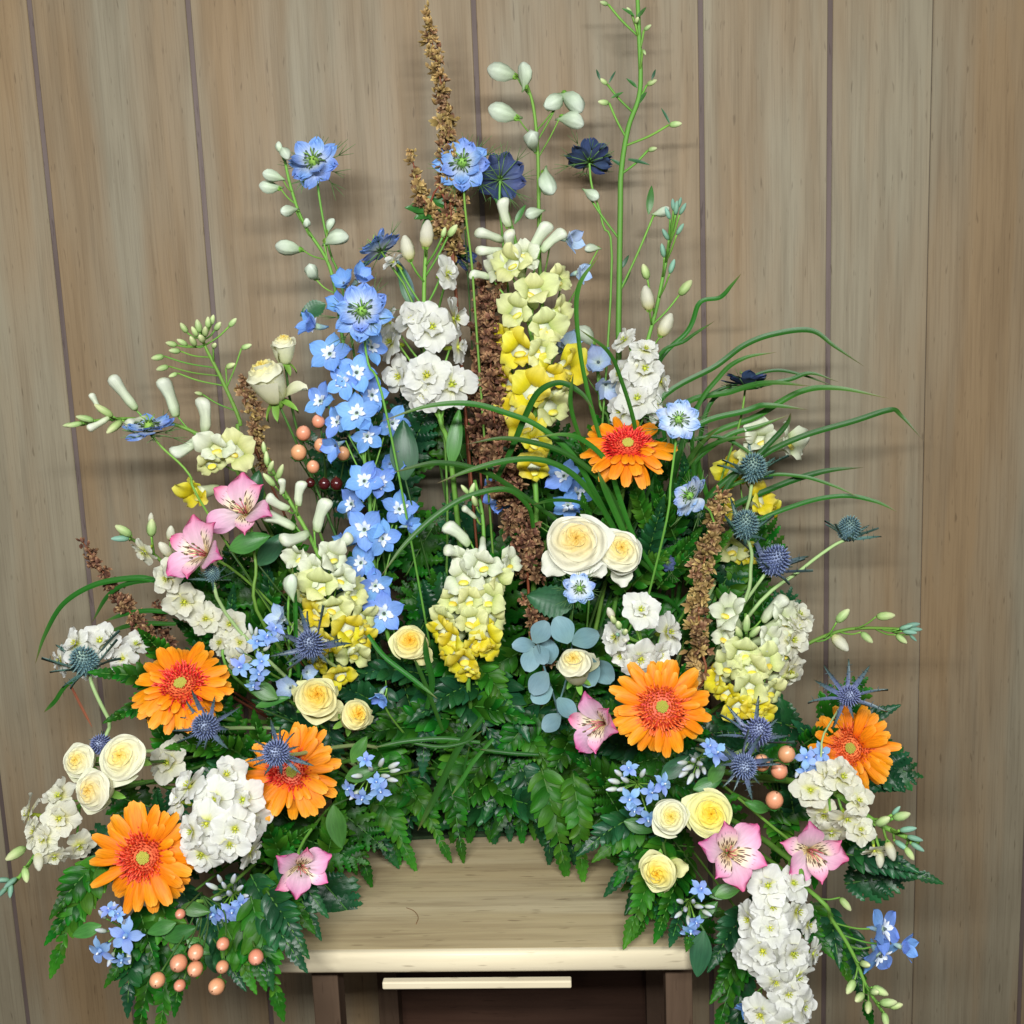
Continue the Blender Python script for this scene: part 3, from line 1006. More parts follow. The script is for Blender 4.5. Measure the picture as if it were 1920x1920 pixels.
def mk_bract(seed):
    R = random.Random(seed)
    b = MB()
    c = R.uniform(-0.5, 0.2)
    fn = petal_fn(2.8, 0.27, lambda v: (0.55 + 0.45 * math.sin(min(1, v * 1.6) * math.pi / 2)) * (1 - v) ** 0.6 + 0.01, e0=rad(12), curl=c, cup=0.7, tr=0, start=0.5)
    b.grid(fn, 2, 8)
    for v, s in ((0.30, 1), (0.38, -1), (0.52, 1), (0.6, -1), (0.72, 1), (0.8, -1)):
        p = Vector(fn(0.5 + 0.5 * s, v))
        q = Vector(fn(0.5, v + 0.02))
        d = (p - q).normalized() + Vector((0.8, 0, R.uniform(-0.2, 0.3)))
        b.tube([q.lerp(p, 0.3), p + d * 0.12, p + d * 0.30], [0.05, 0.03, 0.004], 3, v0=v, v1=v + 0.1)
    return b.mesh('thistle_bract', 'thistle_bract')


BRACT = [mk_bract(i) for i in range(4)]


def thistle(px, py, d, rpx, F, label, green=False, nb=9, spread=1.0, stem=None, bl=1.0, sr=0.0022):
    """rpx: half height of the cone"""
    H = P(px, py, d)
    R = rpx * 1.08 * mpp(d)
    F = face(*F)
    base = foam_base(H)
    root = thing('sea_holly', label, 'thistle', base, 'sea holly thistles')
    W = T(H - base) @ frame_z(F, UV_(0, TAU)) @ SC(R)
    link('cone', CONE['thistle_cone_green' if green else 'thistle_cone'], root, W)
    bm = 'thistle_bract_green' if green else 'thistle_bract'
    for k in range(nb):
        a = TAU * (k + UV_(-0.25, 0.25)) / nb
        link('bract', with_mat(BRACT[RNG.randrange(4)], bm), root, W @ RZ(a) @ T(Vector((0, 0, -0.85))) @ RY(rad(UV_(-28, 2) - 8)) @ RX(rad(UV_(-50, 50))) @ SC(UV_(0.6, 1.0) * bl))
    for k in range(10):
        a = TAU * (k + UV_(-0.3, 0.3)) / 10
        link('bract', with_mat(BRACT[RNG.randrange(4)], bm), root, W @ RZ(a) @ T(Vector((0, 0, -0.78))) @ RY(rad(UV_(-40, -15))) @ RX(rad(UV_(-50, 50))) @ SC(UV_(0.34, 0.5), 0.5, 0.5))
    if stem:
        path_stem(root, base, [base] + [P(*q) for q in stem] + [H - F * R * 0.9], sr, 'stem_pale', r1=sr * 0.8)
    else:
        head_stem(root, base, H - F * R * 0.9, F, 0.0018, 'stem_pale')
    return root


# --- alstroemeria
AL_O = [sheet('alstroemeria_outer', petal_fn(1.05, 0.34, ovate(0.70, 0.10, 0.28), e0=rad(70 - 8 * i), curl=rad(-58 - 16 * i), cup=0.22, ruf=0.10, rk=2.6, tr=0.14, notch=-0.04, start=0.05, ph=i), 8, 10, 'alstro_outer') for i in range(2)]
AL_I = [sheet('alstroemeria_inner', petal_fn(1.05, 0.25, ovate(0.66, 0.14, 0.12), e0=rad(72 - 10 * i), curl=rad(-54 - 18 * i), cup=0.35, ruf=0.05, rk=2, tr=0.06, start=0.05, ph=i), 8, 10, 'alstro_inner') for i in range(2)]
b = MB()
for k in range(6):
    a = TAU * k / 6 + 0.3
    c, s = math.cos(a), math.sin(a)
    b.tube([(0.03 * c, 0.03 * s, 0), (0.08 * c, 0.08 * s, 0.4), (0.16 * c, 0.16 * s - 0.06, 0.72)], [0.016, 0.014, 0.012], 4)
    b.tube([(0.16 * c, 0.16 * s - 0.06, 0.70), (0.17 * c, 0.17 * s - 0.07, 0.80)], [0.028, 0.022], 5, v0=0.95, v1=1)
AL_ST = b.mesh('alstroemeria_stamens', 'alstro_stamen')
b = MB()
b.revolve([(-0.5, 0.05), (-0.3, 0.10), (-0.1, 0.13), (0.02, 0.09)], 8, ribs=6, rib=0.1)
AL_OV = b.mesh('alstroemeria_ovary', 'sepal')


def alstroemeria(px, py, d, rpx, F, label, roll=0.0, spread=0.0, stem=None):
    """px, py is the throat; rpx the tepal length"""
    H = P(px, py, d)
    R = rpx * mpp(d)
    F = face(*F)
    base = foam_base(H)
    root = thing('alstroemeria', label, 'flower', base, 'pink alstroemerias')
    W = T(H - base - F * R * 0.35) @ frame_z(F, roll) @ SC(R)
    for k in range(3):
        link('petal', AL_O[k % 2], root, W @ RZ(rad(90 + 120 * k + UV_(-6, 6))) @ RY(rad(UV_(-6, 8) + spread)) @ RX(rad(UV_(-10, 10))) @ SC(UV_(0.95, 1.06), UV_(0.95, 1.1), 1))
        link('petal', AL_I[k % 2], root, W @ RZ(rad(30 + 120 * k + UV_(-6, 6))) @ T(Vector((0, 0, 0.03))) @ RY(rad(UV_(-6, 8) + spread)) @ RX(rad(UV_(-10, 10))) @ SC(UV_(0.9, 1.0)))
    link('stamens', AL_ST, root, W)
    link('ovary', AL_OV, root, W)
    if stem:
        path_stem(root, base, [base] + [P(*q) for q in stem] + [H - F * R * 0.8], 0.0022, 'stem', r1=0.0014)
    else:
        head_stem(root, base, H - F * R * 0.8, F, 0.0014)
    return root


# --- tweedia
TW = [sheet('tweedia_petal', petal_fn(0.95, 0.30, ovate(0.55, 0.45, 0.25), e0=rad(12), curl=rad(-20 - 20 * i), cup=0.2, tr=0.15, start=0.1), 4, 6, 'tweedia') for i in range(2)]
b = MB()
b.revolve([(-0.75, 0.06), (-0.5, 0.16), (-0.1, 0.17), (0.08, 0.15), (0.2, 0.08), (0.26, 0.03)], 8)
TW_EYE = b.mesh('tweedia_floret', 'tweedia')
b = MB()
b.revolve([(0.0, 0.07), (0.1, 0.08), (0.2, 0.03)], 6)
TW_DOT = b.mesh('tweedia_crown', 'delph_bee')


def tweedia(label, cx, cy, d, flowers, buds=(), leaf=()):
    H = P(cx, cy, d)
    base = foam_base(H)
    root = thing('tweedia', label, 'flower', base, 'pale blue tweedia sprigs')
    s0 = H - face(0, 0, 1) * 0.022
    head_stem(root, base, s0, face(0, 0.5, 0.8), 0.0012)
    m = mpp(d)
    for q in flowers:
        x, y, r = q[:3]
        p = P(x, y, d + 0.008)
        F = face(*(q[3] if len(q) > 3 else ((x - cx) / 60, (cy - y) / 60 + 0.15, 0.9)))
        W = T(p - base) @ frame_z(F, UV_(0, TAU)) @ SC(r * m)
        f = link('floret', TW_EYE, root, W)
        for k in range(5):
            link('petal', TW[RNG.randrange(2)], f, RZ(TAU * k / 5 + UV_(-0.1, 0.1)) @ RY(rad(UV_(-10, 10))) @ SC(UV_(0.92, 1.08)))
        link('crown', TW_DOT, f, T(Vector((0, 0, 0.2))))
        path_stem(root, base, [s0, p - F * r * m * 0.7], 0.0007, 'sepal', 'pedicel')
    for x, y, r in buds:
        p = P(x, y, d + 0.004)
        F = face((x - cx) / 50 + UV_(-0.2, 0.2), (cy - y) / 50 + 0.1, 0.7)
        link('bud', with_mat(BUD, 'tweedia_bud'), root, T(p - base) @ frame_z(F, UV_(0, 6)) @ SC(r * m * 0.95, r * m * 0.95, r * m))
        path_stem(root, base, [s0, p - F * r * m * 0.8], 0.0006, 'sepal', 'pedicel')
    for x, y, L, ang in leaf:
        a_leaf(root, base, x, y, d - 0.004, L, ang, 0.3, 'leaf')
    return root


# --- leaves
def leaf_mesh(name, wr, serr=0, mat='leaf', curl=-0.5, fold=0.25, p=0.4, base=0.12, tip=0.03, nv=12):
    def pf(v):
        w = ovate(p, base, tip)(v)
        if serr:
            w *= 1 - 0.22 * ((v * serr) % 1.0)
        return w
    return sheet(name, petal_fn(1.0, wr, pf, e0=0.25, curl=curl, cup=fold, tr=0.0, start=0.0), 4, nv, mat)


LEAF = {'broad': leaf_mesh('broad_leaf', 0.24), 'narrow': leaf_mesh('narrow_leaf', 0.13), 'serrate': leaf_mesh('serrate_leaf', 0.36, 9, nv=27, curl=-0.3),
        'round': leaf_mesh('round_leaf', 0.42, p=0.52, base=0.2, tip=0.25, curl=-0.2, fold=0.12), 'strap': leaf_mesh('strap_leaf', 0.085, base=0.6)}


def a_leaf(root, base, px, py, d, Lpx, ang, tilt, mat='leaf', kind='broad', roll=0.0, name='leaf', towards=0.0):
    """leaf lying along image angle ang from its foot, its face to the viewer tipped by tilt"""
    p = P(px, py, d)
    a = rad(ang)
    xdir = face(math.cos(a), math.sin(a), towards)
    z = face(0, tilt, 1)
    z = (z - xdir * z.dot(xdir)).normalized()
    y = z.cross(xdir)
    m = Matrix(((xdir.x, y.x, z.x, 0), (xdir.y, y.y, z.y, 0), (xdir.z, y.z, z.z, 0), (0, 0, 0, 1))) @ RX(roll)
    return link(name, with_mat(LEAF[kind], mat), root, T(p - base) @ m @ SC(Lpx * mpp(d)))


# --- spikes built floret by floret
def spike(species, label, axis, items, name, group, d0, d1, radius=45, stemr=0.0022, petal='stock_petal', leaves=(), bottom=True):
    """axis: pixels from foot to tip; items: (px, py, size, kind, [facing])"""
    n = len(axis)
    ds = [lerp(d0, d1, i / max(1, n - 1)) for i in range(n)]
    pts3 = [P(x, y, d) for (x, y), d in zip(axis, ds)]
    base = foam_base(pts3[0])
    root = thing(name, label, 'flower', base, group)
    run = ([base] if bottom else []) + pts3
    smat = {'stock': 'stem', 'snap': 'stem', 'delph': 'stem'}[species]
    path_stem(root, base, run, stemr, smat, r1=stemr * 0.62, n=6)
    segs = []
    for i in range(n - 1):
        for k in range(12):
            t = k / 12
            segs.append((lerp(axis[i][0], axis[i + 1][0], t), lerp(axis[i][1], axis[i + 1][1], t), lerp(ds[i], ds[i + 1], t)))
    segs.append((axis[-1][0], axis[-1][1], ds[-1]))
    for it in items:
        x, y, r, k = it[:4]
        # a floret's stalk leaves the stem a little below it
        best = min(segs, key=lambda q: (q[0] - x) ** 2 + (q[1] - y) ** 2)
        lx, ly = x - best[0], y - best[1]
        lat = math.hypot(lx, ly)
        fwd = math.sqrt(max(0.0, radius ** 2 - lat ** 2))
        d = best[2] + fwd * mpp(best[2]) * 0.9
        if len(it) > 4 and it[4] is not None:
            F = face(*it[4])
        else:
            F = face(lx / radius, -ly / radius + 0.10, fwd / radius * 0.9 + 0.25)
        p = P(x, y, d)
        s = r * mpp(d)
        if k == 'f':
            W = T(p - base - F * s * 0.2) @ frame_z(F, UV_(0, TAU) if species != 'snap' else UV_(-0.25, 0.25)) @ SC(s)
            if species == 'stock':
                stock_floret(root, W, petal)
            elif species == 'delph':
                delph_floret(root, W, petal)
        elif k in ('w', 'p', 'y'):
            # snapdragon: orient so that its upper lip points up
            z = F
            u = UP - z * UP.dot(z)
            u.normalize()
            xx = u.cross(z)
            m3 = Matrix(((xx.x, u.x, z.x, 0), (xx.y, u.y, z.y, 0), (xx.z, u.z, z.z, 0), (0, 0, 0, 1)))
            W = T(p - base - F * s * 0.2) @ m3 @ RZ(UV_(-0.6, 0.6)) @ SC(s * 0.93)
            snap_floret(root, W, {'w': 'snap_white', 'p': 'snap_pale', 'y': 'snap_yellow'}[k])
        elif k == 'v':      # half open pale delphinium floret
            delph_floret(root, T(p - base) @ frame_z(F, UV_(0, TAU)) @ SC(s), petal, 38)
        else:
            mat = {'b': 'bud_green', 'u': 'bud_bluegreen', 's': 'snap_bud', 'g': 'bud_green', 'd': 'delph_bud', 'c': 'stock_petal_cream'}[k]
            me = SNAP_BUD if k in 's' else DBUD if k in 'd' else BUD
            wid = {'d': 1.55, 'c': 1.5, 'b': 1.45, 's': 0.78, 'd': 1.25}.get(k, 1.1)
            bo = link('bud', with_mat(me, mat), root, T(p - base) @ frame_z(F, UV_(0, TAU)) @ SC(s * wid, s * wid, s * (0.92 if k == 's' else 1)))
            if k in 'sdc':
                link('calyx', CALYX, bo, T(Vector((0, 0, -1.02))) @ SC(0.95))
        tail = p - F * s * (0.95 if k not in 'f' else 0.6)
        foot_i = max(0, segs.index(best) - int(4 + lat / 12))
        foot = P(segs[foot_i][0], segs[foot_i][1], segs[foot_i][2])
        if (tail - foot).length > 0.004:
            path_stem(root, base, [foot, foot.lerp(tail, 0.55) - UP * 0.002, tail], stemr * 0.36, smat, 'pedicel', n=4)
    for lf in leaves:
        a_leaf(root, base, *lf)
    return root


# --- hypericum
b = MB()
b.revolve([(-0.95, 0.25), (-0.7, 0.68), (-0.2, 0.90), (0.3, 0.88), (0.7, 0.62), (0.95, 0.25), (1.02, 0.1)], 14)
BERRY = b.mesh('berry', 'berry')
b = MB()
b.revolve([(0.95, 0.14), (1.05, 0.09), (1.2, 0.02)], 6)
BERRY_TIP = b.mesh('berry_tip', 'berry_tip')
b = MB()
for k in range(5):
    m = RZ(TAU * k / 5)
    fn = petal_fn(0.95, 0.34, ovate(0.5, 0.5, 0.15), e0=rad(-5), curl=rad(30), cup=0.3, start=0.1)
    b.grid(lambda u, v: m @ Vector(fn(u, v)) + Vector((0, 0, -0.95)), 2, 4)
BERRY_CAL = b.mesh('berry_calyx', 'leaf')


def hypericum(label, foot, d, berries, leaves=()):
    f = P(foot[0], foot[1], d - 0.07)
    base = foam_base(f)
    root = thing('hypericum', label, 'berry sprig', base, 'hypericum berry sprigs')
    head_stem(root, base, f, face(0, 0.3, 0.5), 0.0016)
    for q in berries:
        x, y, r = q[:3]
        p = P(x, y, d + UV_(-0.006, 0.006))
        F = face(*(q[3] if len(q) > 3 else (UV_(-0.3, 0.3), 0.8, 0.5)))
        s = r * mpp(d)
        m = T(p - base) @ frame_z(F, UV_(0, 6)) @ SC(s)
        o = link('berry', BERRY if not (len(q) > 4) else with_mat(BERRY, 'berry_dark'), root, m)
        link('tip', BERRY_TIP, o)
        link('calyx', BERRY_CAL, o)
        bk = p + (f - p) * 0.40 + FW * 0.035
        path_stem(root, base, [f + FW * 0.015, bk, p - F * s * 0.95], 0.0008, 'stem_dark', 'pedicel')
    for lf in leaves:
        a_leaf(root, base, *lf)
    return root


# --- brown seed spikes
def mk_seeds(seed, mat, n=6):
    R = random.Random(seed)
    b = MB()
    for k in range(n):
        dirv = Vector((R.gauss(0, 1), R.gauss(0, 1), R.gauss(0.5, 0.8))).normalized()
        p = dirv * R.uniform(0.35, 0.95)
        q = (dirv + Vector((R.uniform(-.6, .6), R.uniform(-.6, .6), R.uniform(-.6, .6)))).normalized().to_track_quat('Z', 'Y').to_matrix().to_4x4()
        s = R.uniform(0.95, 1.5)
        b.revolve([(-0.38 * s, 0.05), (-0.15 * s, 0.24 * s), (0.15 * s, 0.22 * s), (0.42 * s, 0.03)], 3 if k % 3 else 5, xf=T(p) @ q @ SC(1, 0.7, 1))
    return b.mesh('seed_cluster', mat, False)


SEEDS = {m: [mk_seeds(i * 7 + j, m) for i in range(5)] for j, m in enumerate(('seed', 'seed_red', 'seed_gold'))}


def seed_spike(label, axis, rads, d0, d1, mats, csize=10, dens=1.0, to_foam=True):
    n = len(axis)
    p3 = [P(x, y, lerp(d0, d1, i / (n - 1))) for i, (x, y) in enumerate(axis)]
    base = foam_base(p3[0]) if to_foam else p3[0]
    root = thing('seed_spike', label, 'seed head', base, 'dried brown seed spikes')
    path_stem(root, base, ([base] if to_foam else []) + p3, 0.0016, 'berry_tip', r1=0.0006)
    m = mpp((d0 + d1) / 2)
    tot = sum(math.hypot(axis[i + 1][0] - axis[i][0], axis[i + 1][1] - axis[i][1]) for i in range(n - 1))
    cnt = 0
    for i in range(n - 1):
        L = math.hypot(axis[i + 1][0] - axis[i][0], axis[i + 1][1] - axis[i][1])
        k = max(2, int(L / 6.5 * dens))
        for j in range(k):
            t = (j + UV_(0, 1)) / k
            r = lerp(rads[i], rads[i + 1], t)
            for _ in range(max(1, int(round(r / 7.0)))):
                a = UV_(0, TAU)
                rr = r * math.sqrt(UV_(0.15, 1)) * 0.75
                c = p3[i].lerp(p3[i + 1], t) + (RT * math.cos(a) - FW * math.sin(a)) * rr * m + UP * UV_(-4, 4) * m
                cs = csize * 1.45 * UV_(0.75, 1.2) * m * (0.65 + 0.35 * min(1, r / 16))
                mm = RNG.choice(mats)
                q = Matrix.Rotation(UV_(0, TAU), 4, Vector((UV_(-1, 1), UV_(-1, 1), UV_(-1, 1))).normalized())
                link('seed_cluster', RNG.choice(SEEDS[mm]), root, T(c - base) @ q @ SC(cs))
                cnt += 1
    return cnt


# --- grass blades
GRASS_LABEL = 'long narrow green lily grass blade arching out of the flower arrangement'


def grass(pts, d0, d1, wpx=11, label=None, tipw=0.0, mat='grass', base_px=None):
    n = len(pts)
    # drop to the foam behind the first point so that no blade ends in the air
    p3 = [P(x, y, lerp(d0, d1, i / (n - 1))) for i, (x, y) in enumerate(pts)]
    sp = spline(p3, 8)
    base = sp[0]
    N = len(sp)
    b = MB()
    w = wpx * 0.86 * mpp((d0 + d1) / 2) / 2
    rows = []
    for k in range(N):
        t = (sp[min(k + 1, N - 1)] - sp[max(k - 1, 0)]).normalized()
        tw = 0.5 * math.sin(2.6 * k / N + pts[0][0])
        to = (-FW + UP * 0.35 + RT * tw * 0.6)
        side = t.cross(to).normalized()
        nr = side.cross(t).normalized()
        v = k / (N - 1)
        ww = w * (0.75 + 0.25 * min(1, v * 4)) * (1 - max(0, (v - 0.72) / 0.28) ** 1.7 * (1 - tipw)) + 0.0001
        rows.append((sp[k] - base, side, nr, ww))

    def fn(u, v):
        c, s, nr, ww = rows[min(N - 1, int(round(v * (N - 1))))]
        q = 2 * u - 1
        return c + s * q * ww + nr * (abs(q) - 0.5) * ww * 0.4
    b.grid(fn, 4, N - 1)
    o = link('grass_blade', b.mesh('grass_blade', mat))
    o.location = base
    o['label'] = label or GRASS_LABEL
    o['category'] = 'grass blade'
    o['group'] = 'lily grass blades'
    return o


# --- leather fern
def mk_pinna(seed, lob):
    R = random.Random(seed)

    def pf(v):
        w = (1 - v) ** 0.5 * min(1, 0.4 + v * 4) + 0.02
        ph = (v * lob) % 1.0
        return w * (0.62 + 0.46 * math.sin(min(1, ph * 1.35) * math.pi) ** 0.8)
    return sheet('fern_pinna', petal_fn(1.0, 0.29, pf, e0=0.18 + R.uniform(-.1, .1), curl=R.uniform(-0.75, -0.3), cup=R.uniform(-0.4, 0.35), tr=0, ruf=0.08, rk=2), 4, 30, 'fern')


PINNA = [mk_pinna(i, 4 + i % 3) for i in range(5)]
OVAL = [sheet('fern_leaflet', petal_fn(1.0, 0.27, (lambda v, o=ovate(0.42, 0.5, 0.10), k=k: o(v) * (1 - 0.10 * abs(math.sin(v * 9 + k)))), e0=0.15 + 0.1 * k, curl=-0.5 - 0.12 * k, cup=(0.3, -0.25, 0.4, -0.1)[k], tr=0), 4, 9, 'fern') for k in range(4)]


def tip_prof(v):
    return ((1 - v) ** 0.75 * min(1, 0.5 + 3 * v) + 0.01) * (0.74 + 0.36 * abs(math.sin(v * math.pi * 5.0)))


FERN_TIP = sheet('fern_tip', petal_fn(1.0, 0.30, tip_prof, e0=0.05, curl=-0.3, cup=0.2, tr=0), 4, 26, 'fern')
FERN_LABEL = 'dark green glossy leather fern frond at the foot of the flower arrangement'


def fern(p0, p1, d0, d1, wpx, label=None, pairs=None, bow=0.0, up=0.35, wide=False):
    """frond from p0 (foot) to p1 (tip), wpx: length of its longest leaflets"""
    a, e = P(p0[0], p0[1], d0), P(p1[0], p1[1], d1)
    L = (e - a).length
    mid = a.lerp(e, 0.5) + (UP * 0.6 - FW * 0.5) * L * bow
    sp = spline([a, mid, e], 10)
    root = thing('fern_frond', label or FERN_LABEL, 'fern', a, 'leather fern fronds')
    fm = RNG.choice(('fern', 'fern', 'fern_light', 'fern_blue')) if not wide else RNG.choice(('fern', 'fern', 'fern_blue'))
    b = MB()
    N = len(sp)
    b.tube([q - a for q in sp], [lerp(0.0011, 0.0004, i / (N - 1)) for i in range(N)], 4)
    link('rachis', b.mesh('rachis', 'fern_rachis'), root)
    w = wpx * (1.18 if wide else 0.68) * mpp((d0 + d1) / 2)
    n = pairs or max(6, int(L / (w * (0.34 if wide else 0.37))))
    to = (-FW + UP * up).normalized()
    for i in range(n):
        t = 0.06 + 0.94 * i / n
        q = t * (N - 1)
        k = min(int(q), N - 2)
        c = sp[k].lerp(sp[k + 1], q - k)
        tg = (sp[k + 1] - sp[k]).normalized()
        side = tg.cross(to)
        if side.length < 1e-3:
            side = RT.copy()
        side.normalize()
        nr = side.cross(tg).normalized()
        ln = (w * (0.72 + 0.28 * math.sin(math.pi * min(1, t * 1.5))) * (1 - t ** 2.4) ** 0.7 + w * 0.12) if not wide else w * (math.sin(min(1, (t + 0.18) * 1.9) * math.pi / 2)) * (1 - t) ** 0.55 + w * 0.14
        for s in (1, -1):
            ang = rad(lerp(62, 38, t) + UV_(-6, 6)) if wide else rad(lerp(54, 30, t) + UV_(-5, 5))
            xd = (tg * math.cos(ang) + side * s * math.sin(ang) + nr * UV_(-0.12, 0.2)).normalized()
            zz = (nr - xd * nr.dot(xd)).normalized()
            yy = zz.cross(xd)
            m = Matrix(((xd.x, yy.x, zz.x, 0), (xd.y, yy.y, zz.y, 0), (xd.z, yy.z, zz.z, 0), (0, 0, 0, 1))) @ RX(UV_(-0.3, 0.3))
            link('leaflet', with_mat(PINNA[RNG.randrange(5)] if wide else OVAL[RNG.randrange(4)], fm), root, T(c - a) @ m @ SC(ln * UV_(0.9, 1.08)))
    tg = (sp[-1] - sp[-2]).normalized()
    side = tg.cross(to).normalized()
    nr = side.cross(tg)
    yy = nr.cross(tg)
    m = Matrix(((tg.x, yy.x, nr.x, 0), (tg.y, yy.y, nr.y, 0), (tg.z, yy.z, nr.z, 0), (0, 0, 0, 1)))
    link('leaflet', with_mat(PINNA[0] if wide else FERN_TIP, fm), root, T(sp[-1] - a - tg * w * (0.1 if wide else 0.55)) @ m @ SC(w * (0.42 if wide else 1.25)))
    return root


def DT(px, py, lift=0.010):
    """distance from the wall at which this pixel lies lift above the table top"""
    return -PZ(px, py, lift).y


# ------------------------------------------------------------------ gerberas
gerbera(1177, 836, 0.22, 92, (-0.05, 0.62, 0.78), 'orange gerbera tipped upwards below a white stock spike')
gerbera(340, 1286, 0.34, 106, (0.02, 0.68, 0.73), 'orange gerbera seen at a slant above a blue thistle')
gerbera(548, 1447, 0.36, 100, (0.06, 0.30, 0.95), 'orange gerbera with a blue thistle standing over its face')
gerbera(272, 1606, 0.42, 114, (-0.05, 0.08, 1.0), 'largest orange gerbera facing forward beside the white stock cluster')
gerbera(1240, 1325, 0.36, 106, (0.02, 0.18, 0.98), 'bright orange gerbera between white stock and pink alstroemeria')
gerbera(1598, 1402, 0.33, 92, (-0.62, 0.10, 0.78), 'orange gerbera turned sideways under the outermost thistle')

# ------------------------------------------------------------------ roses
rose(503, 716, 0.17, 47, (-0.25, 0.75, 0.60), 'bud', 'cream rose opening upwards next to a smaller rose bud', guards=(3.6, 5.2))
rose(533, 655, 0.15, 30, (0.05, 0.85, 0.5), 'bud', 'small cream rose bud above a larger cream rose')
rose(1080, 1018, 0.24, 58, (-0.05, 0.40, 0.90), 'open', 'wide open white rose with apricot heart above a pale nigella', 'white', guards=(2.6, 4.2))
rose(1160, 1036, 0.23, 49, (0.10, 0.40, 0.90), 'half', 'white rose with yellow swirl beside the wide open white rose', 'white', guards=(4.9,))
rose(1078, 1252, 0.28, 44, (-0.15, 0.62, 0.75), 'bud', 'cream rose bud among grey eucalyptus leaves', guards=(4.2, 5.6))
rose(768, 1206, 0.25, 38, (0.10, 0.40, 0.90), 'half', 'soft yellow rose with apricot heart beside a blue delphinium floret', 'yellow', guards=(4.6,))
rose(592, 1312, 0.31, 47, (0.25, 0.55, 0.78), 'half', 'yellow rose with spread outer petals above the tilted gerbera', 'yellow', guards=(3.3, 4.5, 5.9))
rose(662, 1344, 0.32, 40, (0.45, 0.35, 0.80), 'bud', 'pale yellow rose bud with one petal folded down', 'yellow', guards=(3.5,))
rose(152, 1428, 0.36, 38, (-0.20, 0.35, 0.90), 'half', 'small cream rose at the rim of a group of three')
rose(232, 1420, 0.38, 46, (-0.15, 0.35, 0.90), 'open', 'largest cream rose in the group of three beside a dark thistle')
rose(180, 1482, 0.39, 45, (-0.30, 0.20, 0.90), 'half', 'cream rose with yellow heart just above the largest gerbera')
rose(1256, 1532, 0.38, 39, (-0.05, 0.30, 0.90), 'half', 'cream white rose beside the blue tweedia sprig')
rose(1330, 1527, 0.38, 46, (0.00, 0.30, 0.95), 'open', 'cream rose with strong yellow heart behind a pink alstroemeria', 'yellow')
rose(1236, 1632, 0.40, 42, (-0.35, -0.05, 0.92), 'half', 'yellow rose with a petal dropped open among dark ferns', 'yellow', guards=(0.2, 4.8))

# ------------------------------------------------------------------ stocks
G = 'white stock spikes'
spike('stock', 'tall white stock spike with loose florets and buds at its tip', [(850, 900), (826, 790), (800, 680), (795, 560), (800, 440)],
      [(810, 612, 46, 'f'), (858, 596, 42, 'f'), (772, 598, 40, 'f'), (728, 640, 40, 'f', (-0.7, 0.1, 0.7)), (865, 650, 36, 'f'), (800, 702, 48, 'f', (-0.1, 0.3, 0.95)), (848, 720, 50, 'f', (0.25, 0.15, 0.95)),
       (745, 706, 40, 'f', (-0.6, -0.1, 0.8)), (790, 745, 38, 'f', (-0.1, -0.6, 0.8)), (735, 488, 26, 'f', (-0.7, 0.6, 0.3)), (764, 466, 24, 'c', (-0.2, 0.9, 0.2)), (800, 440, 26, 'c', (0.1, 0.95, 0.2)),
       (842, 512, 34, 'f', (0.7, 0.1, 0.6)), (848, 433, 14, 'b', (0.6, 0.7, 0.2)), (832, 436, 10, 'b', (0.3, 0.9, 0.2)), (720, 600, 34, 'f', (-0.8, 0.3, 0.5))],
      'stock', G, 0.16, 0.13, 55, 0.0032, leaves=[(846, 875, 0.17, 110, 82, 0.2, 'leaf', 'narrow'), (770, 575, 0.13, 80, 105, 0.2, 'leaf_dark', 'narrow')])
spike('stock', 'white stock spike with blue green buds above the orange gerbera', [(1190, 900), (1195, 790), (1205, 680), (1235, 560), (1265, 400)],
      [(1195, 745, 44, 'f', (-0.1, 0.3, 0.9)), (1160, 700, 40, 'f'), (1210, 690, 42, 'f'), (1245, 715, 34, 'f'), (1168, 635, 28, 'f', (-0.7, 0.5, 0.5)), (1212, 652, 30, 'f', (0.2, 0.5, 0.8)), (1230, 760, 34, 'f'), (1160, 770, 36, 'f'),
       (1214, 560, 24, 'c', (-0.2, 0.95, 0.2)), (1248, 610, 24, 'c', (0.4, 0.85, 0.2)), (1210, 510, 15, 'b', (-0.3, 0.9, 0.2)), (1285, 540, 18, 'b', (0.6, 0.7, 0.1)), (1260, 500, 14, 'u', (0.3, 0.9, 0.1)),
       (1275, 430, 12, 'u', (0.5, 0.8, 0.1)), (1243, 470, 13, 'u', (-0.2, 0.9, 0.2)), (1252, 400, 12, 'u', (-0.4, 0.9, 0.2)), (1268, 390, 13, 'u', (0.1, 1, 0.2)), (1280, 392, 12, 'u', (0.5, 0.9, 0.2)), (1248, 440, 12, 'u', (-0.5, 0.8, 0.2)),
       (1262, 384, 11, 'u', (-0.1, 1, 0.1)), (1274, 380, 10, 'u', (0.3, 1, 0.1))],
      'stock', G, 0.14, 0.12, 45, 0.0030)
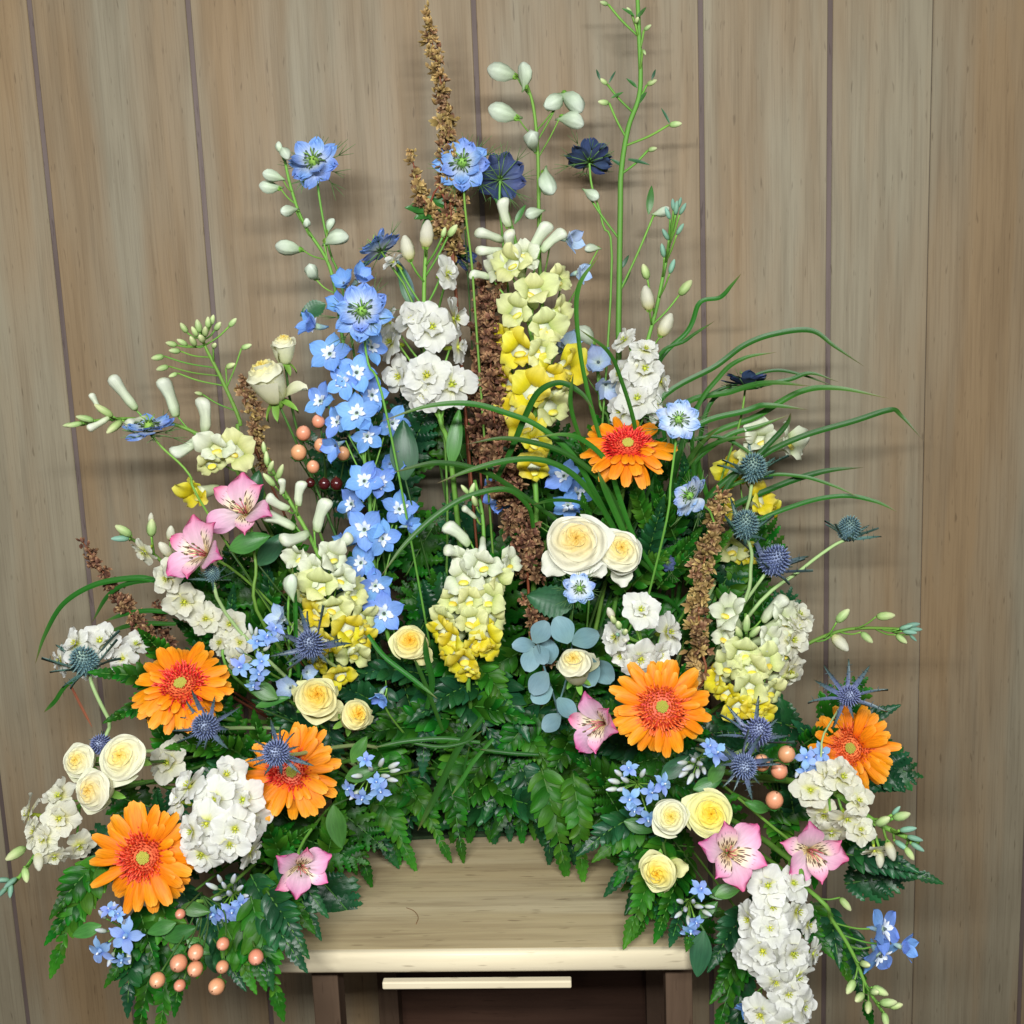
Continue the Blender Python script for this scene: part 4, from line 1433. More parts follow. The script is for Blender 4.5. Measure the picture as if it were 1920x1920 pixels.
spike('stock', 'white stock head with pale green buds above the bright gerbera', [(1230, 1330), (1215, 1240), (1190, 1170)],
      [(1203, 1142, 42, 'f', (0.1, 0.4, 0.9)), (1258, 1185, 44, 'f', (0.6, 0.2, 0.75)), (1150, 1195, 36, 'f', (-0.7, 0, 0.7)), (1202, 1238, 44, 'f', (-0.05, -0.35, 0.9)), (1240, 1230, 34, 'f', (0.5, -0.3, 0.8)), (1162, 1232, 34, 'f', (-0.5, -0.5, 0.7)),
       (1160, 1172, 13, 'b', (-0.2, 0.6, 0.8)), (1150, 1162, 12, 'b', (-0.4, 0.7, 0.6)), (1172, 1185, 12, 'b', (0.1, 0.4, 0.9)), (1158, 1190, 11, 'u', (-0.2, 0.2, 0.9)), (1172, 1200, 13, 'c', (0, 0, 1)), (1145, 1150, 14, 'c', (-0.4, 0.8, 0.4))],
      'stock', G, 0.28, 0.31, 55, 0.0028)
spike('stock', 'dense white stock cluster crowding the largest gerbera', [(450, 1500), (400, 1530), (400, 1560)],
      [(350, 1470, 46, 'f'), (425, 1450, 44, 'f', (0.2, 0.6, 0.8)), (330, 1500, 40, 'f'), (400, 1500, 46, 'f', (0, 0.2, 1)), (455, 1500, 46, 'f'), (385, 1545, 48, 'f', (-0.1, 0, 1)), (440, 1555, 46, 'f', (0.2, 0, 1)), (472, 1540, 40, 'f'), (375, 1605, 46, 'f', (-0.2, -0.3, 0.95)),
       (430, 1585, 44, 'f', (0.2, -0.2, 0.95)), (475, 1600, 40, 'f'), (355, 1560, 36, 'f')],
      'stock', G, 0.36, 0.40, 85, 0.0028)
spike('stock', 'white stock spike drooping outwards over the wall to a green bud tip', [(230, 1470), (150, 1510), (90, 1570), (40, 1640), (8, 1672)],
      [(108, 1490, 40, 'f', (-0.2, 0.6, 0.7)), (48, 1525, 38, 'f', (-0.8, 0.3, 0.5)), (110, 1535, 40, 'f', (0.1, 0.2, 0.95)), (150, 1590, 34, 'f', (0.6, -0.4, 0.6)), (78, 1575, 36, 'f', (-0.2, 0, 0.95)), (102, 1610, 30, 'f', (0.2, -0.6, 0.7)), (60, 1560, 32, 'f', (-0.6, 0.2, 0.7)),
       (30, 1600, 22, 'b', (-0.5, -0.3, 0.6)), (72, 1615, 20, 'c', (0.3, -0.7, 0.5)), (48, 1640, 16, 'b', (0.3, -0.8, 0.3)), (20, 1655, 15, 'u', (-0.6, -0.5, 0.4)), (5, 1650, 14, 'u', (-0.8, 0.1, 0.3)), (20, 1670, 14, 'u', (0, -1, 0.2)), (5, 1672, 13, 'u', (-0.6, -0.7, 0.2))],
      'stock', G, 0.34, 0.38, 50, 0.0026, petal='stock_petal_cream')
spike('stock', 'white stock spike with green buds beneath pink alstroemeria petals', [(400, 1180), (350, 1120), (310, 1060), (262, 1020), (225, 1000)],
      [(345, 1130, 42, 'f', (0.1, -0.2, 0.95)), (310, 1085, 34, 'f'), (330, 1055, 30, 'f'), (385, 1160, 36, 'f'), (268, 1038, 28, 'f', (-0.4, -0.5, 0.6)), (284, 990, 18, 'b', (0.1, 0.95, 0.2)), (283, 972, 11, 'c', (0.1, 1, 0.2)), (232, 995, 18, 'b', (-0.7, 0.5, 0.3)), (226, 1010, 17, 'u', (-0.9, 0, 0.3)), (310, 1030, 20, 'c', (-0.3, 0.6, 0.6)), (320, 1000, 17, 'c', (0.2, 0.8, 0.5))],
      'stock', G, 0.20, 0.22, 40, 0.0024, petal='stock_petal_cream')
spike('stock', 'shaded white stock floret tucked behind the dense white cluster', [(340, 1480), (310, 1440)], [(312, 1430, 42, 'f', (-0.1, 0.3, 0.9)), (330, 1400, 30, 'f', (-0.2, 0.6, 0.6))], 'stock', G, 0.30, 0.31, 40, 0.0024, petal='stock_petal_cream')
spike('stock', 'white stock spike bending down to a tip of pale buds beside pink alstroemeria', [(1520, 1470), (1570, 1490), (1640, 1540), (1700, 1570), (1722, 1580)],
      [(1520, 1482, 40, 'f', (-0.3, 0.1, 0.9)), (1582, 1455, 44, 'f', (0.2, 0.5, 0.8)), (1545, 1530, 38, 'f', (-0.2, -0.4, 0.9)), (1612, 1500, 34, 'f'), (1590, 1540, 38, 'f', (0.1, -0.5, 0.8)), (1555, 1450, 34, 'f'), (1640, 1600, 28, 'f', (0, -0.9, 0.4)), (1615, 1555, 32, 'f', (0.1, 0.3, 0.8)), (1560, 1565, 34, 'f', (-0.2, -0.6, 0.7)),
       (1690, 1530, 18, 'b', (0.8, 0.3, 0.2)), (1702, 1555, 17, 'u', (0.9, 0.2, 0.2)), (1715, 1572, 16, 'u', (0.9, -0.2, 0.2)), (1720, 1588, 15, 'u', (0.8, -0.5, 0.2)), (1705, 1600, 15, 'b', (0.5, -0.8, 0.2)), (1670, 1595, 20, 'c', (0.2, -0.9, 0.3)), (1680, 1520, 12, 'u', (0.6, 0.7, 0.1)), (1655, 1540, 18, 'b', (0.5, 0.5, 0.5)), (1650, 1610, 18, 'c', (-0.1, -0.95, 0.3)), (1690, 1585, 16, 'u', (0.6, -0.4, 0.5))],
      'stock', G, 0.37, 0.41, 45, 0.0034, petal='stock_petal_cream')
spike('stock', 'long white stock spike hanging below the table edge', [(1480, 1610), (1455, 1700), (1460, 1800), (1475, 1940)],
      [(1440, 1660, 46, 'f', (-0.2, 0.4, 0.9)), (1490, 1655, 40, 'f', (0.3, 0.5, 0.8)), (1450, 1700, 50, 'f', (0, 0.2, 1)), (1400, 1725, 40, 'f', (-0.8, 0, 0.6)), (1500, 1710, 44, 'f'), (1520, 1735, 30, 'f', (0.8, 0, 0.5)), (1430, 1785, 50, 'f', (-0.2, 0, 1)), (1490, 1790, 48, 'f', (0.3, 0, 0.95)), (1530, 1790, 36, 'f', (0.8, -0.2, 0.5)),
       (1400, 1800, 40, 'f', (-0.7, -0.2, 0.7)), (1500, 1835, 40, 'f', (0.5, -0.4, 0.8)), (1480, 1865, 44, 'f', (0.1, 0.1, 1)), (1510, 1890, 40, 'f', (0.6, 0, 0.8)), (1425, 1905, 46, 'f', (-0.4, 0, 0.9)), (1480, 1925, 46, 'f', (0.1, -0.2, 0.95)), (1445, 1740, 40, 'f'), (1455, 1845, 38, 'f', (-0.2, -0.3, 0.9))],
      'stock', G, 0.41, 0.44, 62, 0.0030)
spike('stock', 'white stock spike whose bare green bud tip points away from the snapdragon', [(1440, 1260), (1500, 1215), (1590, 1180), (1715, 1180)],
      [(1500, 1150, 36, 'f', (0.3, 0.7, 0.6)), (1490, 1200, 40, 'f', (0.4, 0.1, 0.9)), (1485, 1262, 38, 'f', (0.5, -0.5, 0.7)), (1500, 1175, 30, 'f', (0.6, 0.4, 0.6)), (1575, 1205, 22, 'c', (0.5, -0.6, 0.5)), (1580, 1155, 18, 'b', (0.5, 0.6, 0.2)), (1660, 1155, 18, 'b', (0.95, 0.1, 0.2)), (1625, 1195, 15, 'b', (0.6, -0.6, 0.3)),
       (1690, 1198, 13, 'b', (0.7, -0.6, 0.3)), (1710, 1172, 15, 'u', (0.95, 0.2, 0.2)), (1705, 1185, 14, 'u', (0.9, -0.1, 0.3)), (1716, 1180, 13, 'u', (1, 0, 0.2)), (1712, 1196, 9, 'u', (0.7, -0.7, 0.2)), (1698, 1176, 13, 'u', (0.8, 0.3, 0.4))],
      'stock', G, 0.24, 0.22, 45, 0.0024, petal='stock_petal_cream')
spike('stock', 'white stock floret group behind the green thistle and grass', [(280, 1270), (220, 1230), (150, 1220)],
      [(187, 1200, 42, 'f', (0.1, 0.5, 0.8)), (138, 1205, 36, 'f', (-0.4, 0.4, 0.8)), (108, 1240, 32, 'f', (-0.7, 0, 0.7)), (255, 1205, 30, 'f', (0.2, 0.6, 0.6)), (230, 1235, 30, 'f', (0.1, 0, 0.9)), (160, 1250, 32, 'f', (-0.3, -0.2, 0.8))],
      'stock', G, 0.24, 0.27, 40, 0.0022)
spike('stock', 'pale stock florets half hidden between the tweedia and the green stems', [(440, 1270), (435, 1160)],
      [(430, 1170, 34, 'f', (0, 0.4, 0.8)), (450, 1205, 32, 'f', (0.2, 0, 0.9)), (410, 1205, 30, 'f', (-0.4, 0, 0.8)), (445, 1240, 28, 'f', (0, -0.3, 0.9))], 'stock', G, 0.22, 0.20, 35, 0.0020, petal='stock_petal_cream')

# ------------------------------------------------------------------ snapdragons
G = 'yellow and white snapdragon spikes'
spike('snap', 'tall yellow snapdragon spike beside the brown seed spike', [(1005, 1000), (1000, 850), (1005, 700), (985, 540), (960, 430), (945, 380)],
      [(1000, 548, 42, 'p', (0, 0.3, 0.9)), (1045, 525, 36, 'p', (0.6, 0.3, 0.6)), (960, 495, 36, 'p', (-0.4, 0.3, 0.8)), (968, 585, 40, 'p', (-0.5, 0.1, 0.8)), (1022, 615, 42, 'p', (0.4, 0.1, 0.9)), (975, 655, 46, 'y', (-0.3, 0.1, 0.9)), (1000, 735, 48, 'y', (-0.1, 0.2, 0.95)), (1062, 690, 44, 'y', (0.7, 0.2, 0.6)),
       (1035, 765, 42, 'p', (0.5, 0, 0.8)), (985, 800, 38, 'y', (-0.3, -0.1, 0.9)), (1000, 880, 36, 'y', (0.1, 0, 0.9)), (1015, 660, 38, 'p', (0.3, 0.2, 0.9)),
       (945, 400, 28, 's', (-0.2, 0.9, 0.4)), (920, 442, 30, 's', (-0.9, 0.2, 0.4)), (922, 470, 30, 's', (-0.95, -0.1, 0.4)), (1010, 445, 34, 's', (0.5, 0.8, 0.2)), (955, 455, 28, 's', (-0.1, 0.5, 0.8)), (900, 515, 22, 's', (-0.8, 0, 0.5)), (985, 478, 30, 'w', (0.2, 0.4, 0.8)), (1035, 450, 30, 's', (0.75, 0.6, 0.2)), (935, 505, 30, 'w', (-0.7, 0.1, 0.6)), (1045, 590, 34, 'p', (0.8, 0.1, 0.5)), (945, 640, 36, 'y', (-0.8, 0, 0.5)), (955, 720, 38, 'y', (-0.7, 0, 0.6)), (1030, 705, 38, 'y', (0.4, 0.1, 0.9)), (1050, 740, 36, 'p', (0.7, -0.1, 0.6)), (965, 770, 34, 'y', (-0.5, -0.2, 0.8)), (1005, 830, 36, 'y', (0.2, -0.2, 0.9))],
      'snapdragon', G, 0.17, 0.14, 42, 0.0032, leaves=[(965, 420, 0.15, 40, 60, 0.2, 'leaf', 'narrow'), (950, 400, 0.15, 36, 130, 0.2, 'leaf', 'narrow')])
spike('snap', 'white snapdragon spike pointing sideways across the wall with a blue nigella below it', [(470, 930), (420, 850), (340, 800), (240, 785), (140, 793)],
      [(440, 845, 42, 'p', (0.3, 0.3, 0.9)), (405, 840, 40, 'w', (-0.1, 0.2, 0.95)), (385, 780, 36, 's', (0, 0.95, 0.3)), (395, 868, 34, 'p', (0, -0.4, 0.9)), (320, 745, 40, 's', (-0.3, 0.92, 0.2)), (232, 738, 40, 's', (-0.55, 0.8, 0.2)), (350, 840, 32, 's', (-0.7, -0.5, 0.4)), (372, 925, 40, 'y', (-0.5, -0.2, 0.8)), (255, 790, 28, 's', (-0.4, -0.3, 0.8)),
       (185, 795, 24, 's', (-0.7, -0.5, 0.4)), (180, 755, 20, 's', (-0.4, 0.9, 0.2)), (195, 770, 20, 'g', (-0.7, 0.5, 0.3)), (160, 785, 17, 'g', (-0.9, 0.2, 0.2)), (140, 796, 15, 'g', (-0.95, -0.2, 0.2)), (130, 797, 12, 'g', (-1, -0.1, 0.1)), (215, 800, 20, 'g', (-0.5, -0.6, 0.5))],
      'snapdragon', G, 0.18, 0.20, 40, 0.0024)
spike('snap', 'snapdragon spike with pale green bud tip beside the blue delphinium florets', [(640, 1290), (625, 1170), (600, 1050), (555, 960), (515, 890), (498, 845)],
      [(600, 1100, 42, 'p', (-0.1, 0.2, 0.95)), (660, 1115, 40, 'p', (0.6, 0.2, 0.7)), (560, 1045, 38, 'w', (-0.6, 0.2, 0.7)), (622, 1045, 38, 'w', (0.5, 0.3, 0.8)), (595, 1150, 38, 'y', (-0.4, -0.1, 0.9)), (650, 1180, 40, 'y', (0.4, -0.1, 0.9)), (665, 1225, 36, 'p', (0.5, -0.2, 0.8)), (635, 1265, 38, 'y', (0, -0.3, 0.9)), (575, 1180, 32, 'w', (-0.6, -0.1, 0.7)), (590, 1070, 34, 'w', (-0.2, 0.1, 0.9)), (640, 1085, 34, 'w', (0.4, 0.1, 0.9)), (570, 1110, 34, 'p', (-0.7, 0, 0.6)), (625, 1140, 36, 'p', (0.1, 0, 1)), (680, 1160, 34, 'p', (0.8, 0, 0.5)), (610, 1205, 36, 'y', (-0.3, -0.2, 0.9)), (680, 1195, 32, 'y', (0.7, -0.1, 0.6)), (600, 1240, 32, 'y', (-0.4, -0.3, 0.8)),
       (600, 965, 36, 's', (0.35, 0.92, 0.2)), (560, 925, 26, 's', (0.2, 0.95, 0.2)), (525, 975, 34, 's', (-0.85, 0.4, 0.3)), (520, 945, 26, 's', (-0.8, 0.5, 0.3)), (555, 1010, 34, 's', (-0.7, -0.2, 0.7)), (640, 1020, 30, 's', (0.8, 0.5, 0.3)),
       (505, 900, 17, 'g', (-0.6, 0.7, 0.3)), (525, 885, 16, 'g', (0.4, 0.9, 0.2)), (500, 860, 14, 'g', (0, 1, 0.2)), (495, 840, 12, 'g', (-0.1, 1, 0.1)), (508, 875, 14, 'g', (0.4, 0.7, 0.5)), (530, 912, 18, 's', (0.1, 0.8, 0.5))],
      'snapdragon', G, 0.23, 0.21, 40, 0.0028)
spike('snap', 'pale yellow snapdragon spike in the heart of the arrangement above ferns', [(880, 1310), (885, 1180), (905, 1060), (905, 970), (890, 900)],
      [(870, 1085, 40, 'w', (-0.2, 0.2, 0.9)), (905, 1060, 38, 'w', (0.2, 0.1, 0.95)), (952, 1058, 34, 'w', (0.7, 0.2, 0.6)), (850, 1125, 38, 'p', (-0.4, 0.1, 0.9)), (915, 1125, 38, 'p', (0.4, 0.1, 0.9)), (835, 1160, 38, 'p', (-0.5, 0, 0.8)), (885, 1165, 40, 'p', (0, 0.1, 1)), (910, 1190, 38, 'y', (0.4, -0.1, 0.9)), (850, 1200, 36, 'y', (-0.4, -0.2, 0.9)), (870, 1235, 40, 'y', (-0.1, -0.4, 0.9)), (912, 1215, 30, 'y', (0.4, -0.4, 0.8)), (865, 1050, 30, 'w', (-0.6, 0.3, 0.7)), (930, 1090, 34, 'p', (0.6, 0.1, 0.7)), (880, 1125, 36, 'p', (0, 0.1, 1)), (920, 1160, 34, 'p', (0.5, 0, 0.8)), (828, 1185, 32, 'y', (-0.7, -0.1, 0.6)), (890, 1205, 36, 'y', (0.1, -0.2, 0.95)), (845, 1225, 28, 'y', (-0.4, -0.4, 0.8)), (880, 1260, 30, 'y', (0, -0.6, 0.7)),
       (860, 1000, 34, 's', (-0.7, 0.6, 0.3)), (905, 1020, 26, 's', (0, -0.6, 0.8)), (855, 1035, 30, 's', (-0.7, 0.3, 0.6)), (880, 960, 20, 's', (-0.6, 0.5, 0.5)), (885, 918, 14, 'g', (0.3, 0.9, 0.3)), (872, 918, 12, 'g', (-0.6, 0.7, 0.3)), (890, 940, 15, 'g', (-0.2, 0.6, 0.7))],
      'snapdragon', G, 0.22, 0.20, 40, 0.0028)
spike('snap', 'pale yellow snapdragon spike behind the bright gerbera', [(1400, 1420), (1405, 1300), (1400, 1200), (1398, 1150)],
      [(1365, 1150, 42, 'w', (-0.5, 0.6, 0.5)), (1450, 1140, 36, 's', (0.6, 0.7, 0.3)), (1470, 1165, 40, 'w', (0.6, 0.4, 0.6)), (1390, 1225, 42, 'p', (-0.2, 0.1, 0.95)), (1435, 1245, 40, 'p', (0.3, 0, 0.9)), (1365, 1250, 36, 'p', (-0.6, 0, 0.7)), (1405, 1290, 40, 'p', (0, -0.1, 1)), (1445, 1295, 38, 'p', (0.5, -0.1, 0.8)), (1380, 1325, 38, 'y', (-0.2, -0.3, 0.9)), (1425, 1335, 34, 'y', (0.2, -0.3, 0.9)), (1360, 1300, 32, 'y', (-0.5, -0.1, 0.8)), (1440, 1200, 34, 'w', (0.5, 0.2, 0.8)), (1360, 1195, 34, 'w', (-0.7, 0.2, 0.6)), (1410, 1255, 36, 'p', (0, 0, 1)), (1470, 1225, 34, 'w', (0.8, 0, 0.5)), (1345, 1275, 30, 'y', (-0.8, 0, 0.5)), (1415, 1320, 34, 'y', (0.1, -0.3, 0.9)), (1465, 1275, 32, 'p', (0.8, -0.2, 0.5)),
       (1400, 1170, 20, 'g', (0, 0.95, 0.4)), (1385, 1185, 18, 'g', (-0.4, 0.6, 0.6)), (1415, 1185, 18, 'g', (0.4, 0.6, 0.6))],
      'snapdragon', G, 0.26, 0.24, 50, 0.0026)
spike('snap', 'snapdragon spike with white lip and yellow florets behind the grass fan', [(1330, 1150), (1390, 1000), (1415, 880), (1435, 820)],
      [(1425, 825, 42, 'w', (-0.2, 0.4, 0.8)), (1480, 830, 40, 'w', (0.8, 0.2, 0.5)), (1375, 890, 36, 'y', (-0.5, 0.1, 0.8)), (1425, 940, 34, 'y', (0.4, 0.1, 0.8)), (1445, 960, 24, 'y', (0.7, 0, 0.6)), (1370, 1030, 34, 'p', (-0.3, 0, 0.9)), (1400, 1040, 30, 'y', (0.4, -0.1, 0.8)), (1395, 870, 30, 'p', (0, 0.2, 0.9)), (1360, 960, 28, 'y', (-0.5, 0, 0.8))],
      'snapdragon', G, 0.13, 0.11, 40, 0.0022)

# ------------------------------------------------------------------ delphiniums and larkspur
G = 'blue delphinium spikes'
spike('delph', 'blue delphinium spike with a bent tip of white green buds', [(740, 1230), (700, 1050), (690, 900), (660, 760), (640, 620), (618, 500), (570, 420), (545, 350), (530, 280)],
      [(592, 612, 40, 'v', (-0.7, 0.2, 0.6)), (616, 660, 42, 'f', (-0.2, 0.3, 0.9)), (668, 697, 42, 'f', (0.1, 0.1, 0.95)), (597, 750, 36, 'f', (-0.5, 0.2, 0.8)), (668, 772, 42, 'f', (0, 0.2, 0.95)), (682, 900, 40, 'f', (0, 0.3, 0.9)), (750, 953, 38, 'f', (0.3, 0.2, 0.9)), (682, 992, 44, 'f', (-0.05, 0.1, 1)), (674, 1055, 38, 'f', (-0.3, 0, 0.9)), (720, 1150, 44, 'f', (0.1, 0.1, 0.95)),
       (645, 532, 32, 'v', (-0.1, 0.4, 0.8)), (672, 525, 34, 'v', (0.5, 0.4, 0.6)), (738, 795, 36, 'f', (0.5, -0.3, 0.7)), (630, 835, 34, 'v', (-0.4, -0.3, 0.8)), (730, 870, 34, 'v', (0.4, 0, 0.8)), (690, 820, 34, 'f', (0.3, -0.4, 0.7)), (640, 715, 36, 'f', (-0.2, -0.1, 0.8)), (700, 740, 36, 'f', (0.5, 0, 0.7)), (628, 790, 34, 'f', (-0.5, 0.1, 0.7)), (715, 905, 34, 'f', (0.4, -0.2, 0.8)), (655, 945, 36, 'f', (-0.5, 0, 0.7)), (720, 1010, 36, 'f', (0.5, 0, 0.7)), (650, 1020, 30, 'v', (-0.6, 0, 0.6)), (705, 1100, 36, 'f', (0.3, -0.2, 0.8)), (640, 575, 32, 'v', (-0.3, 0.2, 0.8)), (700, 650, 34, 'f', (0.6, 0.1, 0.6)), (765, 985, 30, 'v', (0.7, 0, 0.5)), (660, 1095, 32, 'v', (-0.5, -0.2, 0.7)),
       (512, 330, 18, 'd', (-0.9, 0.2, 0.3)), (507, 352, 19, 'd', (-0.9, 0, 0.3)), (540, 395, 17, 'd', (-0.6, -0.3, 0.6)), (533, 285, 16, 'd', (0.5, -0.6, 0.4)), (524, 278, 11, 'd', (-0.3, 0.9, 0.3)), (575, 420, 11, 'd', (0.3, 0.4, 0.7)), (543, 464, 24, 'd', (-0.9, 0.1, 0.3)), (628, 446, 24, 'd', (0.9, 0.2, 0.3)), (585, 512, 20, 'd', (-0.2, 0.4, 0.9)), (618, 422, 13, 'd', (0.4, 0.8, 0.3))],
      'delphinium', G, 0.20, 0.14, 38, 0.0024, petal='delph_petal', leaves=[(610, 570, 0.15, 50, -150, 0.2, 'leaf_dark', 'serrate')])
spike('delph', 'delphinium spike with drooping white green buds standing above the snapdragon', [(1020, 700), (1012, 500), (1010, 380), (1008, 280), (1000, 200), (985, 150)],
      [(943, 138, 27, 'd', (-0.95, 0.15, 0.2)), (986, 142, 22, 'd', (0, 0.95, 0.2)), (945, 214, 28, 'd', (-0.9, 0.2, 0.2)), (1074, 188, 27, 'd', (0.6, -0.6, 0.3)), (1042, 190, 24, 'd', (-0.5, -0.5, 0.4)), (1072, 224, 24, 'd', (0.8, -0.3, 0.3)), (997, 264, 24, 'd', (-0.1, 0.3, 0.9)), (1024, 342, 26, 'd', (0.2, -0.9, 0.3)), (1000, 400, 18, 'd', (-0.8, -0.3, 0.4)),
       (1062, 448, 34, 'v', (0.8, -0.2, 0.5)), (1082, 512, 30, 'v', (0.8, -0.1, 0.6)), (1060, 650, 36, 'v', (0.4, 0.2, 0.8)), (1110, 465, 14, 'd', (-0.9, -0.1, 0.2))],
      'delphinium', G, 0.12, 0.10, 30, 0.0024, petal='delph_pale')
spike('delph', 'very tall green larkspur spike with tiny buds rising out of the picture', [(1155, 760), (1160, 600), (1163, 400), (1165, 320), (1178, 240), (1200, 170), (1198, 60), (1194, -30)],
      [(1133, 6, 8, 'b', (-0.9, 0.2, 0.2)), (1194, 38, 8, 'b', (0.2, 0.2, 0.9)), (1214, 52, 8, 'b', (0.7, 0.4, 0.4)), (1132, 153, 9, 'b', (-0.7, 0.4, 0.3)), (1132, 192, 11, 'b', (-0.9, 0, 0.3)), (1222, 155, 10, 'b', (0.8, 0.3, 0.3)), (1266, 233, 12, 'b', (0.9, 0, 0.3)), (1223, 280, 9, 'b', (0.8, 0.1, 0.4)), (1208, 98, 6, 'b', (0.4, -0.9, 0.2)), (1240, 398, 15, 'd', (0.9, 0.3, 0.2)), (1110, 365, 17, 'd', (0.6, -0.5, 0.4)), (1180, 20, 7, 'b', (-0.6, 0.6, 0.3))],
      'larkspur', 'larkspur spike', 0.09, 0.07, 20, 0.0036, petal='delph_pale',
      leaves=[(1216, 402, 0.085, 52, 84, 0.2, 'leaf', 'narrow'), (1146, 184, 0.08, 24, 25, 0.2, 'leaf', 'narrow'), (1195, 165, 0.08, 26, 140, 0.2, 'leaf', 'narrow'), (1190, 200, 0.078, 34, 50, 0.2, 'leaf', 'narrow'), (1190, 30, 0.08, 26, 150, 0.2, 'leaf', 'narrow'), (1194, 35, 0.08, 26, 50, 0.2, 'leaf', 'narrow'), (1168, 312, 0.08, 26, 150, 0.2, 'leaf_dark', 'narrow'), (1164, 505, 0.085, 30, 60, 0.2, 'leaf_dark', 'narrow'),
              (1178, 299, 0.08, 40, -15, 0.2, 'leaf_dark', 'strap'), (1125, 150, 0.08, 20, 110, 0.2, 'leaf_dark', 'narrow'), (1142, 155, 0.08, 24, 60, 0.2, 'leaf_dark', 'strap'), (1255, 230, 0.08, 30, 120, 0.2, 'leaf_dark', 'strap'), (1162, 545, 0.085, 40, 60, 0.2, 'leaf', 'strap'), (1222, 150, 0.08, 20, 70, 0.2, 'leaf_dark', 'narrow')])
spike('delph', 'pale blue delphinium florets beside the white stock and grass', [(1140, 860), (1125, 760), (1120, 690)],
      [(1122, 680, 44, 'v', (-0.1, 0.1, 0.8)), (1060, 655, 32, 'v', (-0.6, 0.3, 0.6)), (1135, 720, 36, 'v', (0.2, -0.5, 0.7)), (1100, 630, 24, 'd', (-0.6, 0.6, 0.4))], 'delphinium', G, 0.11, 0.10, 25, 0.0020, petal='delph_pale')
spike('delph', 'blue delphinium florets behind the arching grass and brown seed spike', [(1060, 1040), (1060, 960), (1060, 900)],
      [(1055, 890, 40, 'f', (-0.4, 0.4, 0.8)), (1085, 925, 36, 'f', (0.4, 0, 0.9)), (1065, 950, 32, 'f', (0, -0.5, 0.8)), (930, 925, 38, 'f', (-0.4, 0, 0.8)), (948, 940, 30, 'f', (0.3, -0.5, 0.8))], 'delphinium', G, 0.17, 0.16, 40, 0.0020, petal='delph_petal')
spike('delph', 'delphinium spike hanging down with two clear blue florets and pale buds', [(1505, 1660), (1560, 1725), (1600, 1790), (1625, 1850), (1660, 1905)],
      [(1664, 1742, 50, 'f', (0.6, 0.25, 0.7)), (1655, 1797, 52, 'f', (0.4, -0.4, 0.75)), (1690, 1775, 36, 'v', (0.75, 0.1, 0.6)), (1585, 1695, 16, 'b', (0.5, -0.6, 0.3)), (1595, 1850, 17, 'b', (-0.5, -0.6, 0.3)), (1650, 1858, 17, 'b', (0.8, -0.3, 0.3)), (1612, 1870, 16, 'b', (-0.6, -0.2, 0.5)), (1665, 1880, 18, 'b', (0.8, 0.2, 0.3)), (1628, 1888, 15, 'b', (-0.3, -0.5, 0.7)), (1680, 1886, 14, 'b', (0.9, 0.3, 0.2)), (1660, 1912, 15, 'b', (0.1, -0.9, 0.3)), (1622, 1808, 15, 'b', (0.3, 0.2, 0.8)), (1640, 1860, 14, 'b', (0.2, 0.4, 0.8))],
      'delphinium', G, 0.41, 0.43, 30, 0.0022, petal='delph_petal')
spike('delph', 'half closed pale blue delphinium florets under the thistle beside yellow snapdragon', [(560, 1330), (545, 1250), (540, 1150), (545, 1090)],
      [(545, 1290, 36, 'v', (-0.2, 0.2, 0.8)), (530, 1160, 34, 'v', (-0.4, 0.3, 0.7)), (515, 1180, 30, 'f', (-0.6, 0, 0.7)), (545, 1100, 24, 'd', (0, 0.95, 0.2)), (575, 1260, 26, 'v', (0.4, 0, 0.8))], 'delphinium', G, 0.27, 0.26, 30, 0.0018, petal='delph_pale')
spike('delph', 'single drooping blue delphinium floret over the dark ferns', [(730, 1340), (725, 1290)], [(715, 1300, 30, 'v', (-0.2, -0.7, 0.5))], 'delphinium', G, 0.25, 0.26, 18, 0.0014, petal='delph_petal')
spike('delph', 'blue delphinium bud nestled against the hanging white stock', [(1440, 1790), (1420, 1860)], [(1408, 1888, 34, 'v', (-0.7, -0.5, 0.4))], 'delphinium', G, 0.40, 0.42, 18, 0.0014, petal='delph_petal')
spike('delph', 'green spray of tiny buds on thin stalks above the sideways snapdragon', [(470, 870), (450, 790), (415, 710), (385, 650), (375, 620)],
      [(x, y, r, 'b', f) for x, y, r, f in [(296, 670, 12, (-0.9, -0.2, 0.2)), (305, 690, 12, (-0.9, -0.3, 0.2)), (322, 645, 11, (-0.9, 0.2, 0.2)), (328, 658, 11, (-0.8, 0, 0.4)), (342, 642, 11, (-0.7, 0.4, 0.4)), (345, 615, 11, (-0.5, 0.8, 0.3)), (362, 640, 12, (-0.2, 0.6, 0.7)), (372, 612, 13, (-0.1, 0.9, 0.4)), (385, 622, 12, (0.2, 0.6, 0.7)),
                                                  (398, 600, 10, (0.3, 0.9, 0.2)), (408, 612, 11, (0.6, 0.6, 0.4)), (402, 648, 10, (0.4, 0.2, 0.8)), (436, 605, 11, (0.7, 0.7, 0.2)), (462, 650, 11, (0.9, 0.3, 0.2)), (432, 686, 11, (0.8, 0.3, 0.3)), (325, 703, 9, (-0.8, -0.4, 0.3)), (378, 635, 13, (0, 0.3, 0.9)), (390, 605, 11, (0.1, 0.9, 0.3)), (365, 622, 11, (-0.3, 0.7, 0.5)), (373, 738, 8, (-0.8, 0.2, 0.3))]],
      'bud_spray', 'green bud spray', 0.13, 0.13, 25, 0.0026)

